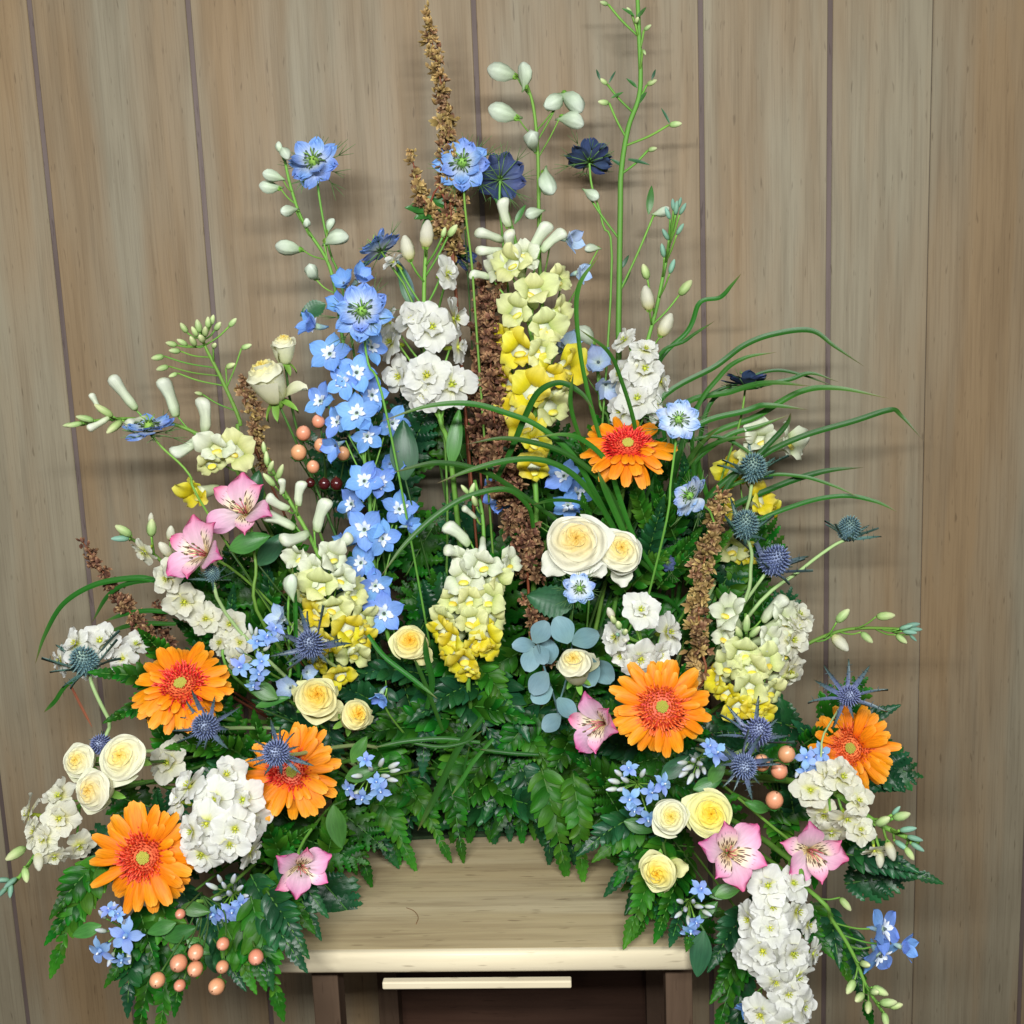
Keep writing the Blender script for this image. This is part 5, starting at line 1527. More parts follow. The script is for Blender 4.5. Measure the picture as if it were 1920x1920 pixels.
# ------------------------------------------------------------------ nigellas
nigella(590, 308, 0.12, 54, (-0.05, 0.35, 0.93), 'blue nigella facing forward beside the bent delphinium bud tip', stem=[(660, 640, 0.13), (618, 470, 0.12), (602, 390, 0.12)])
nigella(868, 310, 0.12, 54, (-0.05, 0.2, 0.95), 'blue nigella with pale centre in front of the tallest brown seed spike', stem=[(895, 640, 0.16), (885, 500, 0.15), (872, 390, 0.13)])
nigella(938, 335, 0.09, 48, (0.10, 0.55, -0.75), 'dark blue nigella seen from behind next to a pale centred one', 'nigella_dark', stem=[(960, 700, 0.10), (945, 480, 0.09), (937, 385, 0.095)])
nigella(1105, 300, 0.08, 48, (0.10, 0.85, -0.35), 'dark blue nigella seen from below beside the larkspur stem', 'nigella_dark', stem=[(1145, 560, 0.09), (1130, 420, 0.08), (1110, 350, 0.08)])
nigella(680, 588, 0.20, 58, (0.0, 0.3, 0.95), 'large clear blue nigella with dark stamens beside the white stock', stem=[(730, 800, 0.2), (690, 680, 0.19)])
nigella(712, 468, 0.12, 46, (-0.55, 0.65, -0.1), 'violet blue nigella turned sideways behind the stock buds')
nigella(280, 808, 0.22, 54, (0.05, 0.88, 0.42), 'blue nigella seen edge on with feathery bracts under the sideways snapdragon', stem=[(400, 980, 0.22), (355, 890, 0.22), (305, 840, 0.22)])
nigella(1272, 790, 0.25, 46, (-0.1, 0.35, 0.92), 'pale blue nigella overlapping the edge of an upward gerbera', 'nigella_light', stem=[(1240, 1020, 0.23), (1258, 900, 0.24)])
nigella(1300, 933, 0.24, 46, (-0.75, 0.35, 0.35), 'light blue nigella facing sideways beside the golden seed spike', 'nigella_light')
nigella(1398, 722, 0.14, 46, (0.0, 0.93, -0.1), 'dark nigella seen edge on behind the grass fan', 'nigella_dark', stem=[(1330, 980, 0.13), (1385, 800, 0.14)])
nigella(1086, 1105, 0.26, 36, (0.0, 0.3, 0.95), 'small white blue nigella with green heart under the white roses', 'nigella_light')
nigella(862, 482, 0.10, 36, (0.4, 0.5, 0.4), 'small violet nigella peeping out behind the stock tip', 'nigella_dark')
nigella(1250, 1055, 0.18, 20, (0.1, 0.3, 0.9), 'tiny unopened dark nigella in a green thread collar', 'nigella_dark', threads=1.7)

# ------------------------------------------------------------------ thistles
thistle(158, 1240, 0.29, 27, (-0.15, 0.80, 0.55), 'grey green sea holly in front of white florets with a thick pale stem', True, 11, stem=[(250, 1420, 0.28), (205, 1350, 0.29), (175, 1290, 0.29)])
thistle(385, 1362, 0.37, 26, (0.05, 0.25, 0.95), 'violet blue sea holly below the slanted gerbera', False, 11)
thistle(518, 1412, 0.43, 26, (-0.02, 0.30, 0.95), 'slate blue sea holly standing in front of an orange gerbera', False, 12)
thistle(582, 1208, 0.30, 27, (-0.05, 0.40, 0.90), 'blue sea holly in front of the yellow snapdragon florets', False, 11)
thistle(1592, 992, 0.15, 22, (0.15, 0.90, 0.30), 'green sea holly on a long pale stem standing clear of the bouquet', True, 8, stem=[(1400, 1160, 0.18), (1500, 1070, 0.16), (1560, 1025, 0.15)])
thistle(1452, 1052, 0.17, 28, (0.40, 0.75, 0.50), 'blue and green sea holly beneath the grass fan', False, 9)
thistle(1397, 985, 0.19, 26, (0.05, 0.85, 0.50), 'grey green sea holly beside the golden seed spike', True, 8, stem=[(1380, 1160, 0.19), (1408, 1060, 0.19), (1405, 1020, 0.19)])
thistle(1412, 878, 0.16, 26, (-0.1, 0.70, 0.60), 'dull green sea holly half covered by grass blades', True, 8)
thistle(1592, 1305, 0.37, 21, (0.0, 0.35, 0.92), 'small deep blue sea holly above the sideways gerbera', False, 10, bl=1.15, stem=[(1500, 1460, 0.34), (1545, 1375, 0.36)], sr=0.0011)
thistle(1420, 1372, 0.36, 27, (0.15, 0.70, 0.65), 'blue sea holly below the pale snapdragon spike', False, 9)
thistle(1395, 1437, 0.39, 25, (-0.05, 0.0, 1.0), 'violet sea holly in front of the peach berries', False, 11)
thistle(397, 1076, 0.26, 15, (0.1, 0.75, 0.60), 'small dark green sea holly on top of a pink alstroemeria petal', True, 9, bl=0.9)
thistle(190, 1396, 0.35, 20, (-0.1, 0.40, 0.90), 'dark round sea holly wedged between two cream roses', False, 6, bl=0.6)

# ------------------------------------------------------------------ alstroemerias
alstroemeria(455, 955, 0.23, 80, (0.0, 0.35, 0.93), 'pink alstroemeria with streaked throat above another pink one', roll=0.0, stem=[(500, 1180, 0.22), (480, 1060, 0.22)])
alstroemeria(375, 1035, 0.26, 80, (-0.20, 0.25, 0.93), 'pink alstroemeria with cream lower petal behind a small green thistle', roll=0.2)
alstroemeria(565, 1628, 0.42, 74, (0.30, 0.05, 0.95), 'pink alstroemeria with boldly streaked petals by the bare table top', roll=2.9)
alstroemeria(1120, 1358, 0.35, 76, (-0.65, 0.05, 0.75), 'pink alstroemeria half hidden behind the bright gerbera', roll=0.4)
alstroemeria(1368, 1600, 0.43, 86, (0.0, 0.25, 0.95), 'open pink alstroemeria in front of the yellow hearted rose', roll=3.3)
alstroemeria(1525, 1598, 0.42, 80, (0.10, 0.15, 0.98), 'pale pink streaked alstroemeria above the hanging white stock', roll=0.1)

# ------------------------------------------------------------------ tweedia
tweedia('pale blue tweedia sprig touching the slanted gerbera', 468, 1240, 0.33, [(452, 1250, 24), (485, 1262, 22), (475, 1285, 18), (500, 1195, 22), (482, 1205, 20), (515, 1180, 20), (490, 1240, 20)], [(470, 1180, 14), (450, 1220, 13), (500, 1215, 13), (480, 1185, 12)], [(520, 1310, 70, 150)])
tweedia('pale blue tweedia sprig with white buds beside the tilted gerbera', 690, 1458, 0.34, [(680, 1495, 22), (712, 1482, 24), (655, 1478, 20), (685, 1425, 18), (705, 1465, 18)], [(715, 1430, 17), (738, 1435, 17), (722, 1455, 15), (735, 1462, 16), (670, 1455, 16), (665, 1490, 15), (695, 1440, 15), (740, 1445, 14)], [(660, 1430, 60, 60), (648, 1460, 70, 20)])
tweedia('tweedia sprig with one wide open sky blue star and lilac buds', 215, 1760, 0.42, [(235, 1755, 36, (0.1, 0.1, 1)), (188, 1782, 32, (-0.3, -0.3, 0.9)), (205, 1706, 20), (222, 1715, 18), (228, 1800, 20, (0.1, -0.6, 0.8))], [(192, 1715, 15), (190, 1745, 15), (215, 1700, 14), (208, 1798, 16), (242, 1795, 15), (232, 1730, 14)], [(190, 1735, 60, 200), (240, 1700, 60, 60)])
tweedia('tweedia sprig with grey lilac buds below the dense white stock', 425, 1690, 0.40, [(435, 1708, 26), (400, 1715, 24), (452, 1695, 22), (420, 1718, 20)], [(398, 1662, 17), (438, 1648, 17), (430, 1675, 18), (408, 1685, 16), (450, 1665, 15), (412, 1648, 14), (460, 1680, 14), (420, 1660, 14)])
tweedia('pale blue tweedia cluster beside the cream white rose', 1200, 1480, 0.36, [(1182, 1497, 26), (1220, 1485, 24), (1242, 1470, 26), (1180, 1442, 20), (1215, 1535, 24, (0, -0.4, 0.9)), (1190, 1518, 20)], [(1152, 1465, 17), (1160, 1450, 15), (1172, 1462, 16), (1205, 1450, 16), (1148, 1480, 15), (1165, 1480, 15)], [(1170, 1540, 60, -20)])
tweedia('bright blue tweedia star with pale bud cluster under the bright gerbera', 1318, 1432, 0.36, [(1342, 1412, 28), (1330, 1400, 20)], [(1290, 1440, 18), (1300, 1425, 17), (1312, 1432, 17), (1282, 1450, 17), (1295, 1460, 17), (1308, 1450, 16), (1280, 1430, 15), (1320, 1445, 15)], [(1300, 1480, 60, 20), (1330, 1470, 60, 60)])
tweedia('tweedia sprig with blue stars and green buds at the table corner', 1300, 1705, 0.42, [(1313, 1668, 24), (1295, 1745, 24, (-0.1, -0.5, 0.8)), (1305, 1728, 18)], [(1275, 1690, 16), (1285, 1705, 16), (1272, 1715, 15), (1310, 1700, 15), (1325, 1712, 15), (1290, 1725, 14), (1330, 1700, 13), (1300, 1690, 14)], [(1310, 1720, 50, 40), (1330, 1680, 60, 20)])
tweedia('lilac blue tweedia florets between the peach berries and sideways gerbera', 1525, 1425, 0.35, [(1512, 1420, 24), (1540, 1412, 22), (1510, 1445, 20), (1532, 1432, 18)], [(1495, 1450, 14), (1520, 1405, 13), (1550, 1425, 13)])

# ------------------------------------------------------------------ hypericum berries
hypericum('sprig of six peach hypericum berries below the cream roses', (600, 1000), 0.17, [(597, 790, 13), (569, 812, 15), (602, 835, 14), (643, 850, 14), (560, 848, 16), (587, 875, 13)])
hypericum('sprig of dark brown hypericum berries under the peach ones', (625, 1010), 0.15, [(608, 907, 12, (0, 0.9, 0.4), 1), (631, 907, 13, (0, 0.9, 0.4), 1), (582, 905, 10, (0, 0.9, 0.4), 1)])
fb = lambda x, y: (UV_(-0.3, 0.3), -0.25 + UV_(-0.2, 0.2), 0.95)
hypericum('large spray of peach hypericum berries hanging beside the table', (370, 1690), 0.475,
          [(x, y, r, fb(x, y)) for x, y, r in [(338, 1714, 11), (367, 1786, 17), (335, 1806, 19), (366, 1817, 17), (418, 1770, 14), (417, 1813, 14), (480, 1795, 17), (295, 1838, 17), (337, 1848, 13), (406, 1850, 18)]],
          leaves=[(330, 1730, 0.42, 60, 200, 0.3, 'leaf'), (310, 1760, 0.42, 70, 20, 0.3, 'leaf'), (350, 1760, 0.42, 60, -30, 0.3, 'leaf'), (390, 1780, 0.42, 50, -70, 0.3, 'leaf_dark'), (300, 1720, 0.41, 60, -60, 0.3, 'leaf'), (340, 1700, 0.41, 60, -10, 0.3, 'leaf')])
hypericum('short sprig of four peach hypericum berries beside the violet thistle', (1470, 1520), 0.37, [(1475, 1414, 18), (1461, 1445, 18), (1428, 1430, 18), (1452, 1500, 19)], leaves=[(1440, 1520, 0.35, 50, 160, 0.3, 'leaf')])

# ------------------------------------------------------------------ brown seed spikes
seed_spike('tallest brown seed spike rising behind a blue nigella', [(850, 480), (852, 380), (842, 290), (835, 210), (822, 130), (806, 60), (798, 14)], [20, 26, 24, 17, 14, 12, 4], 0.12, 0.10, ['seed', 'seed_gold', 'seed_gold'], 9)
seed_spike('short brown seed spike leaning beside the tallest one', [(845, 450), (800, 385), (782, 335), (770, 285)], [26, 16, 12, 4], 0.12, 0.11, ['seed', 'seed_gold', 'seed_gold'], 9)
seed_spike('thick dark red brown seed spike running beside the yellow snapdragon', [(990, 1090), (985, 1010), (955, 930), (935, 850), (925, 770), (920, 690), (925, 600), (935, 510)], [32, 38, 34, 38, 36, 34, 28, 10], 0.19, 0.14, ['seed_red', 'seed_red', 'seed'], 9.5)
seed_spike('loose dark seed spike behind the white stock florets', [(900, 860), (905, 700), (905, 600), (900, 500)], [24, 26, 22, 10], 0.13, 0.11, ['seed_red'], 10)
seed_spike('red brown seed tuft beside the grey eucalyptus', [(1020, 1240), (1010, 1170), (980, 1120)], [22, 24, 10], 0.23, 0.23, ['seed', 'seed_red'], 9)
seed_spike('dark seed spike crossing the grass blade beside white florets', [(310, 1230), (270, 1185), (232, 1130), (195, 1075), (155, 1016)], [24, 22, 18, 15, 6], 0.22, 0.18, ['seed_red', 'seed', 'seed_red'], 9)
seed_spike('short dark seed spike standing behind the crossing one', [(310, 1210), (300, 1160), (290, 1128)], [16, 14, 6], 0.19, 0.18, ['seed_red'], 9)
seed_spike('golden brown seed spike leaning beside the cream roses and sideways snapdragon', [(495, 880), (485, 830), (475, 770), (450, 705)], [16, 16, 16, 10], 0.15, 0.15, ['seed', 'seed_gold'], 9)
seed_spike('golden seed spike standing beside the light blue sideways nigella', [(1310, 1290), (1310, 1200), (1312, 1110), (1325, 1030), (1340, 970), (1352, 918)], [18, 22, 22, 22, 20, 12], 0.24, 0.21, ['seed', 'seed_gold'], 10)
seed_spike('dark seed spike deep between the alstroemeria stems', [(515, 1180), (510, 1110), (508, 1060)], [18, 20, 12], 0.16, 0.15, ['seed_red'], 9)

# ------------------------------------------------------------------ eucalyptus, loose leaves
root = thing('eucalyptus', 'grey blue eucalyptus sprig around the cream rose bud', 'eucalyptus', P(1060, 1420, 0.2), 'eucalyptus')
ba = root.location.copy()
path_stem(root, ba, [ba, P(1045, 1330, 0.23), P(1020, 1250, 0.25), P(1005, 1195, 0.26)], 0.0011, 'eucalyptus')
path_stem(root, ba, [P(1045, 1330, 0.23), P(1065, 1260, 0.235), P(1075, 1190, 0.235)], 0.0010, 'eucalyptus')
for x, y, L, a in [(1002, 1205, 44, 60), (1003, 1208, 40, 200), (1005, 1210, 36, -50), (1000, 1215, 42, 250), (1030, 1245, 46, 100), (1025, 1260, 46, 230), (1068, 1205, 52, 130), (1072, 1205, 50, 35), (1090, 1225, 60, -70), (1035, 1290, 42, 200), (1045, 1310, 44, -60), (1050, 1340, 40, 220), (1110, 1240, 50, -50)]:
    a_leaf(root, ba, x, y, 0.255 + UV_(-0.01, 0.01), L * 1.1, a + UV_(-10, 10), UV_(0, 0.5), 'eucalyptus', 'round', UV_(-0.4, 0.4))
LV = [('broad dark green leaf standing beside the peach berries and stock stem', 760, 900, 0.19, 112, 92, 'leaf_dark', 'broad'),
      ('serrated dark rose leaf under the small white nigella', 1075, 1135, 0.235, 92, 168, 'leaf_dark', 'serrate'),
      ('smooth light green leaf hanging below the tilted gerbera', 625, 1510, 0.37, 85, -78, 'leaf', 'broad'),
      ('green leaf with upturned edge under the pink alstroemeria pair', 430, 1030, 0.24, 82, 18, 'leaf', 'broad'),
      ('narrow green leaf reaching towards the yellow rose', 480, 1325, 0.32, 70, 15, 'leaf', 'narrow'),
      ('grey green leaf hanging at the table corner', 1320, 1745, 0.435, 92, -98, 'leaf_dark', 'broad'),
      ('fresh green leaves below the nigella of the tallest seed spike', 870, 395, 0.11, 100, 178, 'leaf', 'broad'),
      ('dark leaf behind the stock buds', 775, 570, 0.11, 90, 112, 'eucalyptus', 'narrow'),
      ('wide green leaf beside the snapdragon bud tip', 470, 960, 0.19, 80, 78, 'leaf_dark', 'broad'),
      ('dark alstroemeria leaf beside the green stem', 485, 1060, 0.2, 80, 50, 'leaf_dark', 'broad'),
      ('small pointed leaf beside the open alstroemeria', 1340, 1680, 0.42, 60, 20, 'leaf', 'broad'),
      ('green leaf pair tip behind the bright gerbera', 1240, 1460, 0.33, 70, 40, 'leaf_dark', 'broad')]
for lb, x, y, d, L, a, mt, kd in LV:
    p = P(x, y, d)
    r = thing('leaf_sprig', lb, 'leaf', p, 'loose leaves')
    a_leaf(r, p, x, y, d, L, a, 0.3, mt, kd, UV_(-0.3, 0.3), 'leaf')
    if 'fresh green leaves' in lb:
        for xx, yy, L2, a2 in ((850, 398, 46, 150), (820, 396, 44, 200), (835, 402, 44, 120), (800, 398, 40, 170), (860, 405, 50, 230), (845, 412, 46, 260), (815, 402, 40, 235)):
            a_leaf(r, p, xx, yy, d + 0.004, L2, a2, 0.3, 'leaf', 'broad', UV_(-0.4, 0.4), 'leaf')
    bk = foam_base(p)
    head_stem(r, p, bk, face(0, -1, 0), 0.0008, 'stem_dark', 'stalk') if False else path_stem(r, p, [p, p.lerp(bk, 0.5) + Vector((0, 0.02, 0)), bk], 0.0009, 'stem_dark', 'stalk')

# ------------------------------------------------------------------ grass
RF = [([(1225, 700), (1290, 620), (1312, 568), (1350, 558), (1372, 535), (1390, 513)], 12), ([(1230, 690), (1288, 637), (1340, 602)], 10), ([(1225, 770), (1345, 685), (1395, 648), (1450, 627), (1520, 620), (1565, 650), (1620, 687)], 14),
      ([(1300, 790), (1350, 705), (1395, 672), (1456, 660)], 12), ([(1270, 775), (1370, 735), (1440, 718), (1520, 724)], 13), ([(1300, 770), (1400, 712), (1450, 695), (1500, 702), (1572, 727)], 9), ([(1330, 760), (1420, 725), (1480, 712), (1520, 700), (1572, 716)], 9),
      ([(1290, 815), (1400, 770), (1440, 760), (1515, 768)], 13), ([(1310, 840), (1420, 780), (1500, 735), (1570, 728), (1668, 747)], 14), ([(1330, 930), (1420, 860), (1500, 820), (1600, 790), (1668, 769), (1690, 780), (1728, 822)], 13),
      ([(1240, 980), (1290, 880), (1360, 820), (1420, 800), (1480, 778)], 13), ([(1360, 920), (1430, 845), (1472, 800), (1483, 774)], 11), ([(1350, 965), (1450, 915), (1540, 885), (1620, 876)], 14), ([(1350, 930), (1430, 893), (1500, 893), (1560, 910), (1610, 932)], 9),
      ([(1400, 990), (1500, 945), (1580, 930), (1640, 940), (1683, 960)], 12), ([(1250, 850), (1300, 825), (1350, 820), (1400, 845), (1440, 885)], 9), ([(1280, 900), (1310, 850), (1360, 825), (1410, 818)], 12), ([(1215, 1050), (1250, 950), (1300, 850), (1350, 800)], 12), ([(1200, 1100), (1235, 1000), (1275, 900), (1310, 850)], 11)]
for k, (p, w) in enumerate(RF):
    bx = 1120 + 47 * ((k * 3) % 5)
    p = [(bx, 1190), ((bx + p[0][0]) / 2 + 14 * (k % 3), (1150 + p[0][1]) / 2)] + p
    grass(p, 0.10 + 0.012 * (k % 4), 0.15 + 0.012 * (k % 5), w * UV_(0.8, 1.05), 'green lily grass blade in the fan that arches out beside the orange upward gerbera')
CF = [([(1200, 1080), (1150, 990), (1110, 915), (1070, 850), (1010, 800), (950, 775), (880, 757), (800, 762), (715, 790)], 13), ([(930, 900), (960, 840), (985, 780), (1010, 735), (1050, 718), (1090, 738), (1112, 768)], 13),
      ([(1240, 1085), (1180, 1030), (1160, 960), (1120, 895), (1060, 850), (1000, 830), (940, 822), (875, 833)], 12), ([(1050, 980), (960, 915), (900, 882), (820, 868), (735, 886)], 12), ([(1000, 990), (990, 950), (950, 918), (880, 930), (820, 965), (760, 1020), (716, 1078)], 12),
      ([(1180, 1050), (1140, 970), (1100, 915), (1060, 880), (1010, 862), (950, 864), (880, 882), (820, 906)], 13), ([(1190, 1060), (1170, 1000), (1140, 930), (1120, 880)], 13), ([(1110, 960), (1085, 942), (1040, 938), (1000, 946)], 8), ([(1150, 900), (1110, 770), (1086, 650), (1083, 545), (1124, 478)], 10),
      ([(1200, 900), (1190, 800), (1165, 715), (1140, 660), (1086, 617)], 10), ([(1240, 1090), (1190, 1010), (1160, 930), (1140, 870), (1100, 830), (1060, 815), (1000, 820)], 11), ([(1120, 900), (1090, 830), (1070, 760), (1075, 700)], 9)]
for p, w in CF:
    grass(p, 0.20, 0.25, w, 'green lily grass blade looping across the heart of the arrangement')
for p, w in [([(330, 1100), (290, 1088), (250, 1084), (180, 1096), (120, 1132), (85, 1190), (66, 1245)], 13), ([(330, 1085), (250, 1092), (205, 1115), (172, 1168)], 11), ([(330, 1150), (282, 1145), (240, 1150), (195, 1165)], 10), ([(330, 1170), (260, 1170), (200, 1185)], 10), ([(170, 1255), (125, 1285), (103, 1315), (82, 1336)], 9)]:
    grass(p, 0.21, 0.20, w, 'green lily grass blade curving down beside the dark seed spike and white florets')
for p, w in [([(905, 1345), (860, 1402), (822, 1480), (783, 1558)], 15), ([(925, 1385), (890, 1425), (868, 1460), (848, 1490)], 9), ([(900, 1392), (830, 1385), (760, 1390), (700, 1402)], 10), ([(760, 1390), (820, 1400), (870, 1392), (905, 1370)], 8), ([(1010, 1415), (960, 1412), (900, 1405)], 9),
             ([(800, 1330), (810, 1280), (800, 1230), (797, 1190)], 13), ([(830, 1370), (800, 1290), (775, 1230)], 9), ([(690, 1190), (720, 1230), (770, 1270), (820, 1310)], 10), ([(560, 1270), (555, 1200), (553, 1120), (548, 1060)], 9), ([(880, 1520), (870, 1450), (880, 1400)], 6)]:
    grass(p, 0.255, 0.26, w, 'green lily grass blade lying over the dark ferns at the foot')
grass([(132, 1284), (150, 1320), (173, 1364)], 0.28, 0.28, 5, 'thin brown dry stalk hanging below the grey green thistle', mat='berry_tip')

# ------------------------------------------------------------------ ferns
F1 = 'dark green leather fern frond lying over the bare table top'
for p0, p1, w in [((1015, 1440), (1058, 1622), 74), ((1075, 1450), (1092, 1632), 62), ((840, 1450), (866, 1598), 50), ((900, 1430), (882, 1560), 62), ((955, 1440), (930, 1562), 62), ((700, 1480), (770, 1612), 60), ((640, 1500), (690, 1642), 56), ((620, 1540), (660, 1620), 50), ((790, 1440), (760, 1580), 56), ((985, 1440), (1000, 1555), 50), ((760, 1460), (838, 1600), 46), ((1120, 1470), (1150, 1600), 60), ((1035, 1470), (1030, 1600), 56), ((1060, 1480), (1075, 1600), 56), ((870, 1440), (850, 1560), 60), ((925, 1440), (905, 1545), 60), ((665, 1510), (735, 1608), 56), ((590, 1560), (640, 1600), 50), ((720, 1500), (745, 1600), 56), ((970, 1450), (978, 1560), 60), ((1000, 1450), (1016, 1566), 60), ((950, 1470), (955, 1556), 56), ((910, 1460), (918, 1558), 56)]:
    fern(p0, p1, DT(p1[0], p1[1]) - 0.02, DT(p1[0], p1[1], 0.012), w, F1, bow=0.12, up=0.6)
F2 = 'dark leather fern frond hanging among the blooms beside the yellow rose'
for p0, p1, w in [((1215, 1540), (1130, 1600), 60), ((1240, 1560), (1150, 1660), 64), ((1250, 1570), (1180, 1750), 70), ((1260, 1600), (1200, 1700), 60), ((1230, 1640), (1240, 1740), 46), ((1290, 1600), (1225, 1690), 50), ((1220, 1560), (1165, 1640), 60), ((1235, 1600), (1185, 1690), 64), ((1260, 1640), (1195, 1745), 56), ((1190, 1530), (1100, 1590), 56), ((1300, 1640), (1262, 1755), 60), ((1290, 1600), (1235, 1745), 60), ((1310, 1680), (1290, 1770), 50)]:
    fern(p0, p1, 0.34, max(0.36, DT(p1[0], p1[1], 0.015)), w, F2, bow=0.1, up=0.5)
F3 = 'leather fern frond hanging beside the long white stock below the table edge'
for p0, p1, w in [((1400, 1740), (1350, 1915), 66), ((1390, 1800), (1375, 1990), 60), ((1560, 1720), (1630, 1905), 54), ((1580, 1600), (1745, 1648), 54), ((1520, 1690), (1590, 1830), 52), ((1480, 1700), (1550, 1780), 50), ((1400, 1700), (1340, 1800), 60), ((1410, 1760), (1345, 1860), 60), ((1590, 1740), (1610, 1850), 60), ((1550, 1700), (1570, 1790), 56), ((1600, 1590), (1700, 1625), 56)]:
    fern(p0, p1, 0.37, 0.40, w, F3, bow=0.08, up=0.4)
F4 = 'leather fern frond arching out beside the largest gerbera and peach berries'
for p0, p1, w in [((200, 1600), (104, 1806), 74), ((300, 1760), (262, 1925), 66), ((330, 1780), (300, 1930), 60), ((470, 1680), (524, 1886), 74), ((500, 1670), (566, 1775), 60), ((540, 1640), (592, 1742), 54), ((380, 1690), (420, 1790), 60), ((300, 1690), (340, 1790), 66), ((470, 1640), (520, 1740), 60), ((440, 1700), (380, 1810), 60), ((260, 1700), (290, 1800), 60), ((400, 1760), (450, 1840), 50), ((180, 1620), (110, 1700), 60), ((190, 1650), (100, 1750), 60), ((250, 1760), (240, 1880), 64), ((480, 1720), (505, 1830), 64), ((450, 1680), (540, 1700), 60), ((350, 1770), (330, 1880), 60), ((280, 1740), (210, 1830), 56), ((480, 1690), (560, 1800), 66), ((500, 1640), (575, 1730), 60), ((455, 1720), (490, 1830), 66), ((520, 1600), (600, 1700), 60), ((420, 1730), (470, 1840), 60)]:
    d1 = 0.415 if p1[0] < 425 else (max(0.415, DT(p1[0], p1[1], 0.014)) if p1[1] < 1775 else 0.455)
    fern(p0, p1, d1 - 0.025, d1, w, F4, bow=0.1, up=0.4)
F5 = 'leather fern frond tucked between the thistles and the slanted gerbera'
for p0, p1, w in [((330, 1290), (190, 1262), 54), ((320, 1310), (215, 1345), 50), ((330, 1260), (270, 1190), 46), ((420, 1400), (330, 1400), 50), ((460, 1420), (390, 1390), 46), ((500, 1620), (480, 1700), 60), ((530, 1560), (560, 1680), 60), ((570, 1560), (650, 1560), 50), ((600, 1560), (620, 1650), 50), ((1500, 1400), (1560, 1370), 40), ((1450, 1540), (1470, 1600), 50), ((1560, 1560), (1650, 1640), 50)]:
    fern(p0, p1, 0.28, 0.32, w, F5, bow=0.1, up=0.4)
# the mass of fronds that fills the heart of the arrangement, in front of the foam and behind the blooms
for k in range(30):
    x = UV_(690, 1150)
    y = UV_(1180, 1500)
    a = rad(-90 + (x - 930) * -0.10 + UV_(-75, 75)) if y > 1330 else rad(UV_(-60, 240))
    L = UV_(110, 160)
    p1 = (x + L * math.cos(a), y - L * math.sin(a))
    if p1[1] > 1550:
        continue
    d0 = UV_(0.12, 0.15) + (y - 1200) * 0.00010
    fern((x, y), p1, d0, d0 + UV_(0.0, 0.02), UV_(50, 70), 'broad dark fern frond deep in the mass below the pale snapdragon', bow=0.1, up=UV_(0.1, 0.7), wide=True)
for k in range(95):
    x = UV_(680, 1170)
    y = UV_(1210, 1500)
    a = rad(-90 + (x - 930) * 0.16 + UV_(-70, 70)) if y > 1360 else rad(-90 + (x - 930) * 0.3 + UV_(-110, 110))
    L = UV_(105, 165)
    p1 = (x + L * math.cos(a), y - L * math.sin(a))
    if p1[1] > 1560 or p1[1] < 1230:
        continue
    d0 = UV_(0.165, 0.20) + (y - 1200) * 0.00012
    fern((x, y), p1, d0, d0 + UV_(0.01, 0.045), UV_(50, 66), 'dark green leather fern frond in the mass below the pale snapdragon', bow=UV_(0.02, 0.2), up=UV_(-0.2, 0.9))
for k in range(64):
    x = UV_(500, 1330)
    y = UV_(1010, 1360)
    a = rad(UV_(25, 155))
    L = UV_(110, 190)
    dd = UV_(0.09, 0.14)
    fern((x, y), (x + L * math.cos(a), y - L * math.sin(a)), dd, dd + UV_(-0.02, 0.02), UV_(45, 65), 'shaded leather fern frond deep behind the blooms', bow=0.05, up=0.2, wide=True)
for k in range(20):
    x, y = UV_(1080, 1290), UV_(960, 1120)
    a = rad(UV_(40, 130))
    L = UV_(80, 130)
    fern((x, y), (x + L * math.cos(a), y - L * math.sin(a)), 0.17, 0.19, UV_(36, 50), 'small shaded fern frond under the upward orange gerbera', bow=0.05, up=0.3)
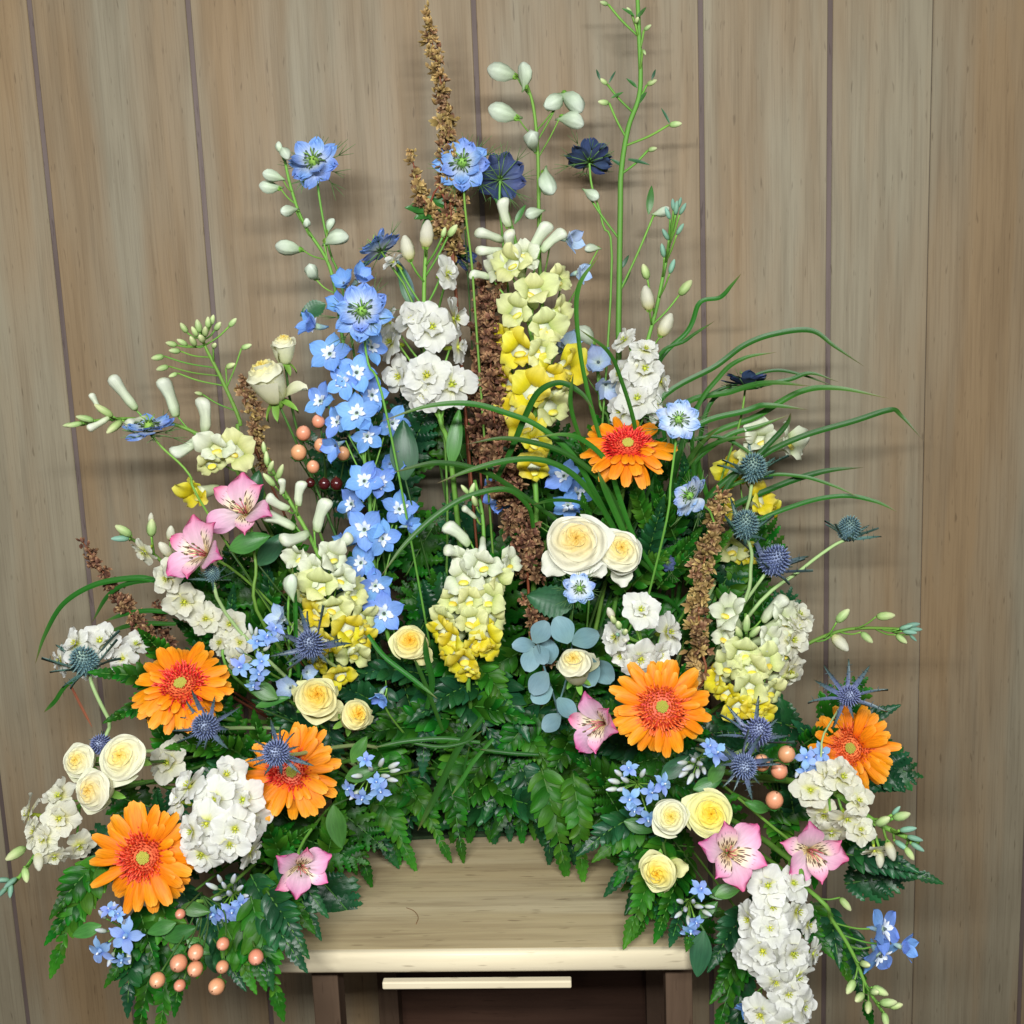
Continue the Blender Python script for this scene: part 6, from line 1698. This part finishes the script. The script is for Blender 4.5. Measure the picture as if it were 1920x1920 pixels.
for k in range(22):
    x = UV_(640, 1230)
    y = UV_(880, 1010)
    a = rad(UV_(60, 120))
    L = UV_(120, 190)
    fern((x, y), (x + L * math.cos(a), y - L * math.sin(a)), 0.10, 0.09 + UV_(-0.02, 0.02), UV_(40, 56), 'slim shaded fern frond rising between the delphinium and the seed spike', bow=0.05, up=0.2, wide=True)
for k in range(80):
    x, y = RNG.choice(((UV_(270, 660), UV_(1330, 1680)), (UV_(1170, 1620), UV_(1360, 1680))))
    a = rad(UV_(0, 360))
    L = UV_(90, 130)
    d0 = 0.26 + (y - 1400) * 0.00028
    if x < 330 and y < 1480:
        continue
    fern((x, y), (x + L * math.cos(a), y - L * math.sin(a)), d0, d0 + 0.01, UV_(45, 60), 'leather fern frond in the dark gaps behind the wing blooms', bow=0.05, up=0.4, wide=(k % 2 == 0))

for k in range(26):
    x, y = UV_(380, 600), UV_(1090, 1340)
    a = rad(UV_(50, 150))
    L = UV_(80, 140)
    dd = UV_(0.12, 0.17)
    fern((x, y), (x + L * math.cos(a), y - L * math.sin(a)), dd, dd + 0.01, UV_(40, 58), 'dark fern frond between the alstroemeria stems and the slanted gerbera', bow=0.05, up=0.3, wide=(k % 3 == 0))
for k in range(12):
    x, y = UV_(1330, 1460), UV_(1060, 1300)
    a = rad(UV_(40, 140))
    L = UV_(80, 120)
    fern((x, y), (x + L * math.cos(a), y - L * math.sin(a)), 0.14, 0.14, UV_(38, 52), 'dark fern frond between the thistle stems and the pale snapdragon', bow=0.05, up=0.3, wide=(k % 2 == 0))

# a stray fibre lying on the table top
hp = [PZ(x, y, z) for x, y, z in ((762, 1702, 0.0006), (776, 1708, 0.0010), (784, 1720, 0.0012), (780, 1733, 0.0006))]
b = MB()
b.tube([h - hp[0] for h in spline(hp, 5)], 0.00022, 4)
fo = link('fibre', b.mesh('fibre', 'berry_tip'), None, T(hp[0]))
fo['label'] = 'tiny curled brown plant fibre lying on the bare table top'
fo['category'] = 'fibre'

print('objects', len(bpy.data.objects), 'tris', sum(len(p.vertices) - 2 for me in bpy.data.meshes for p in me.polygons))
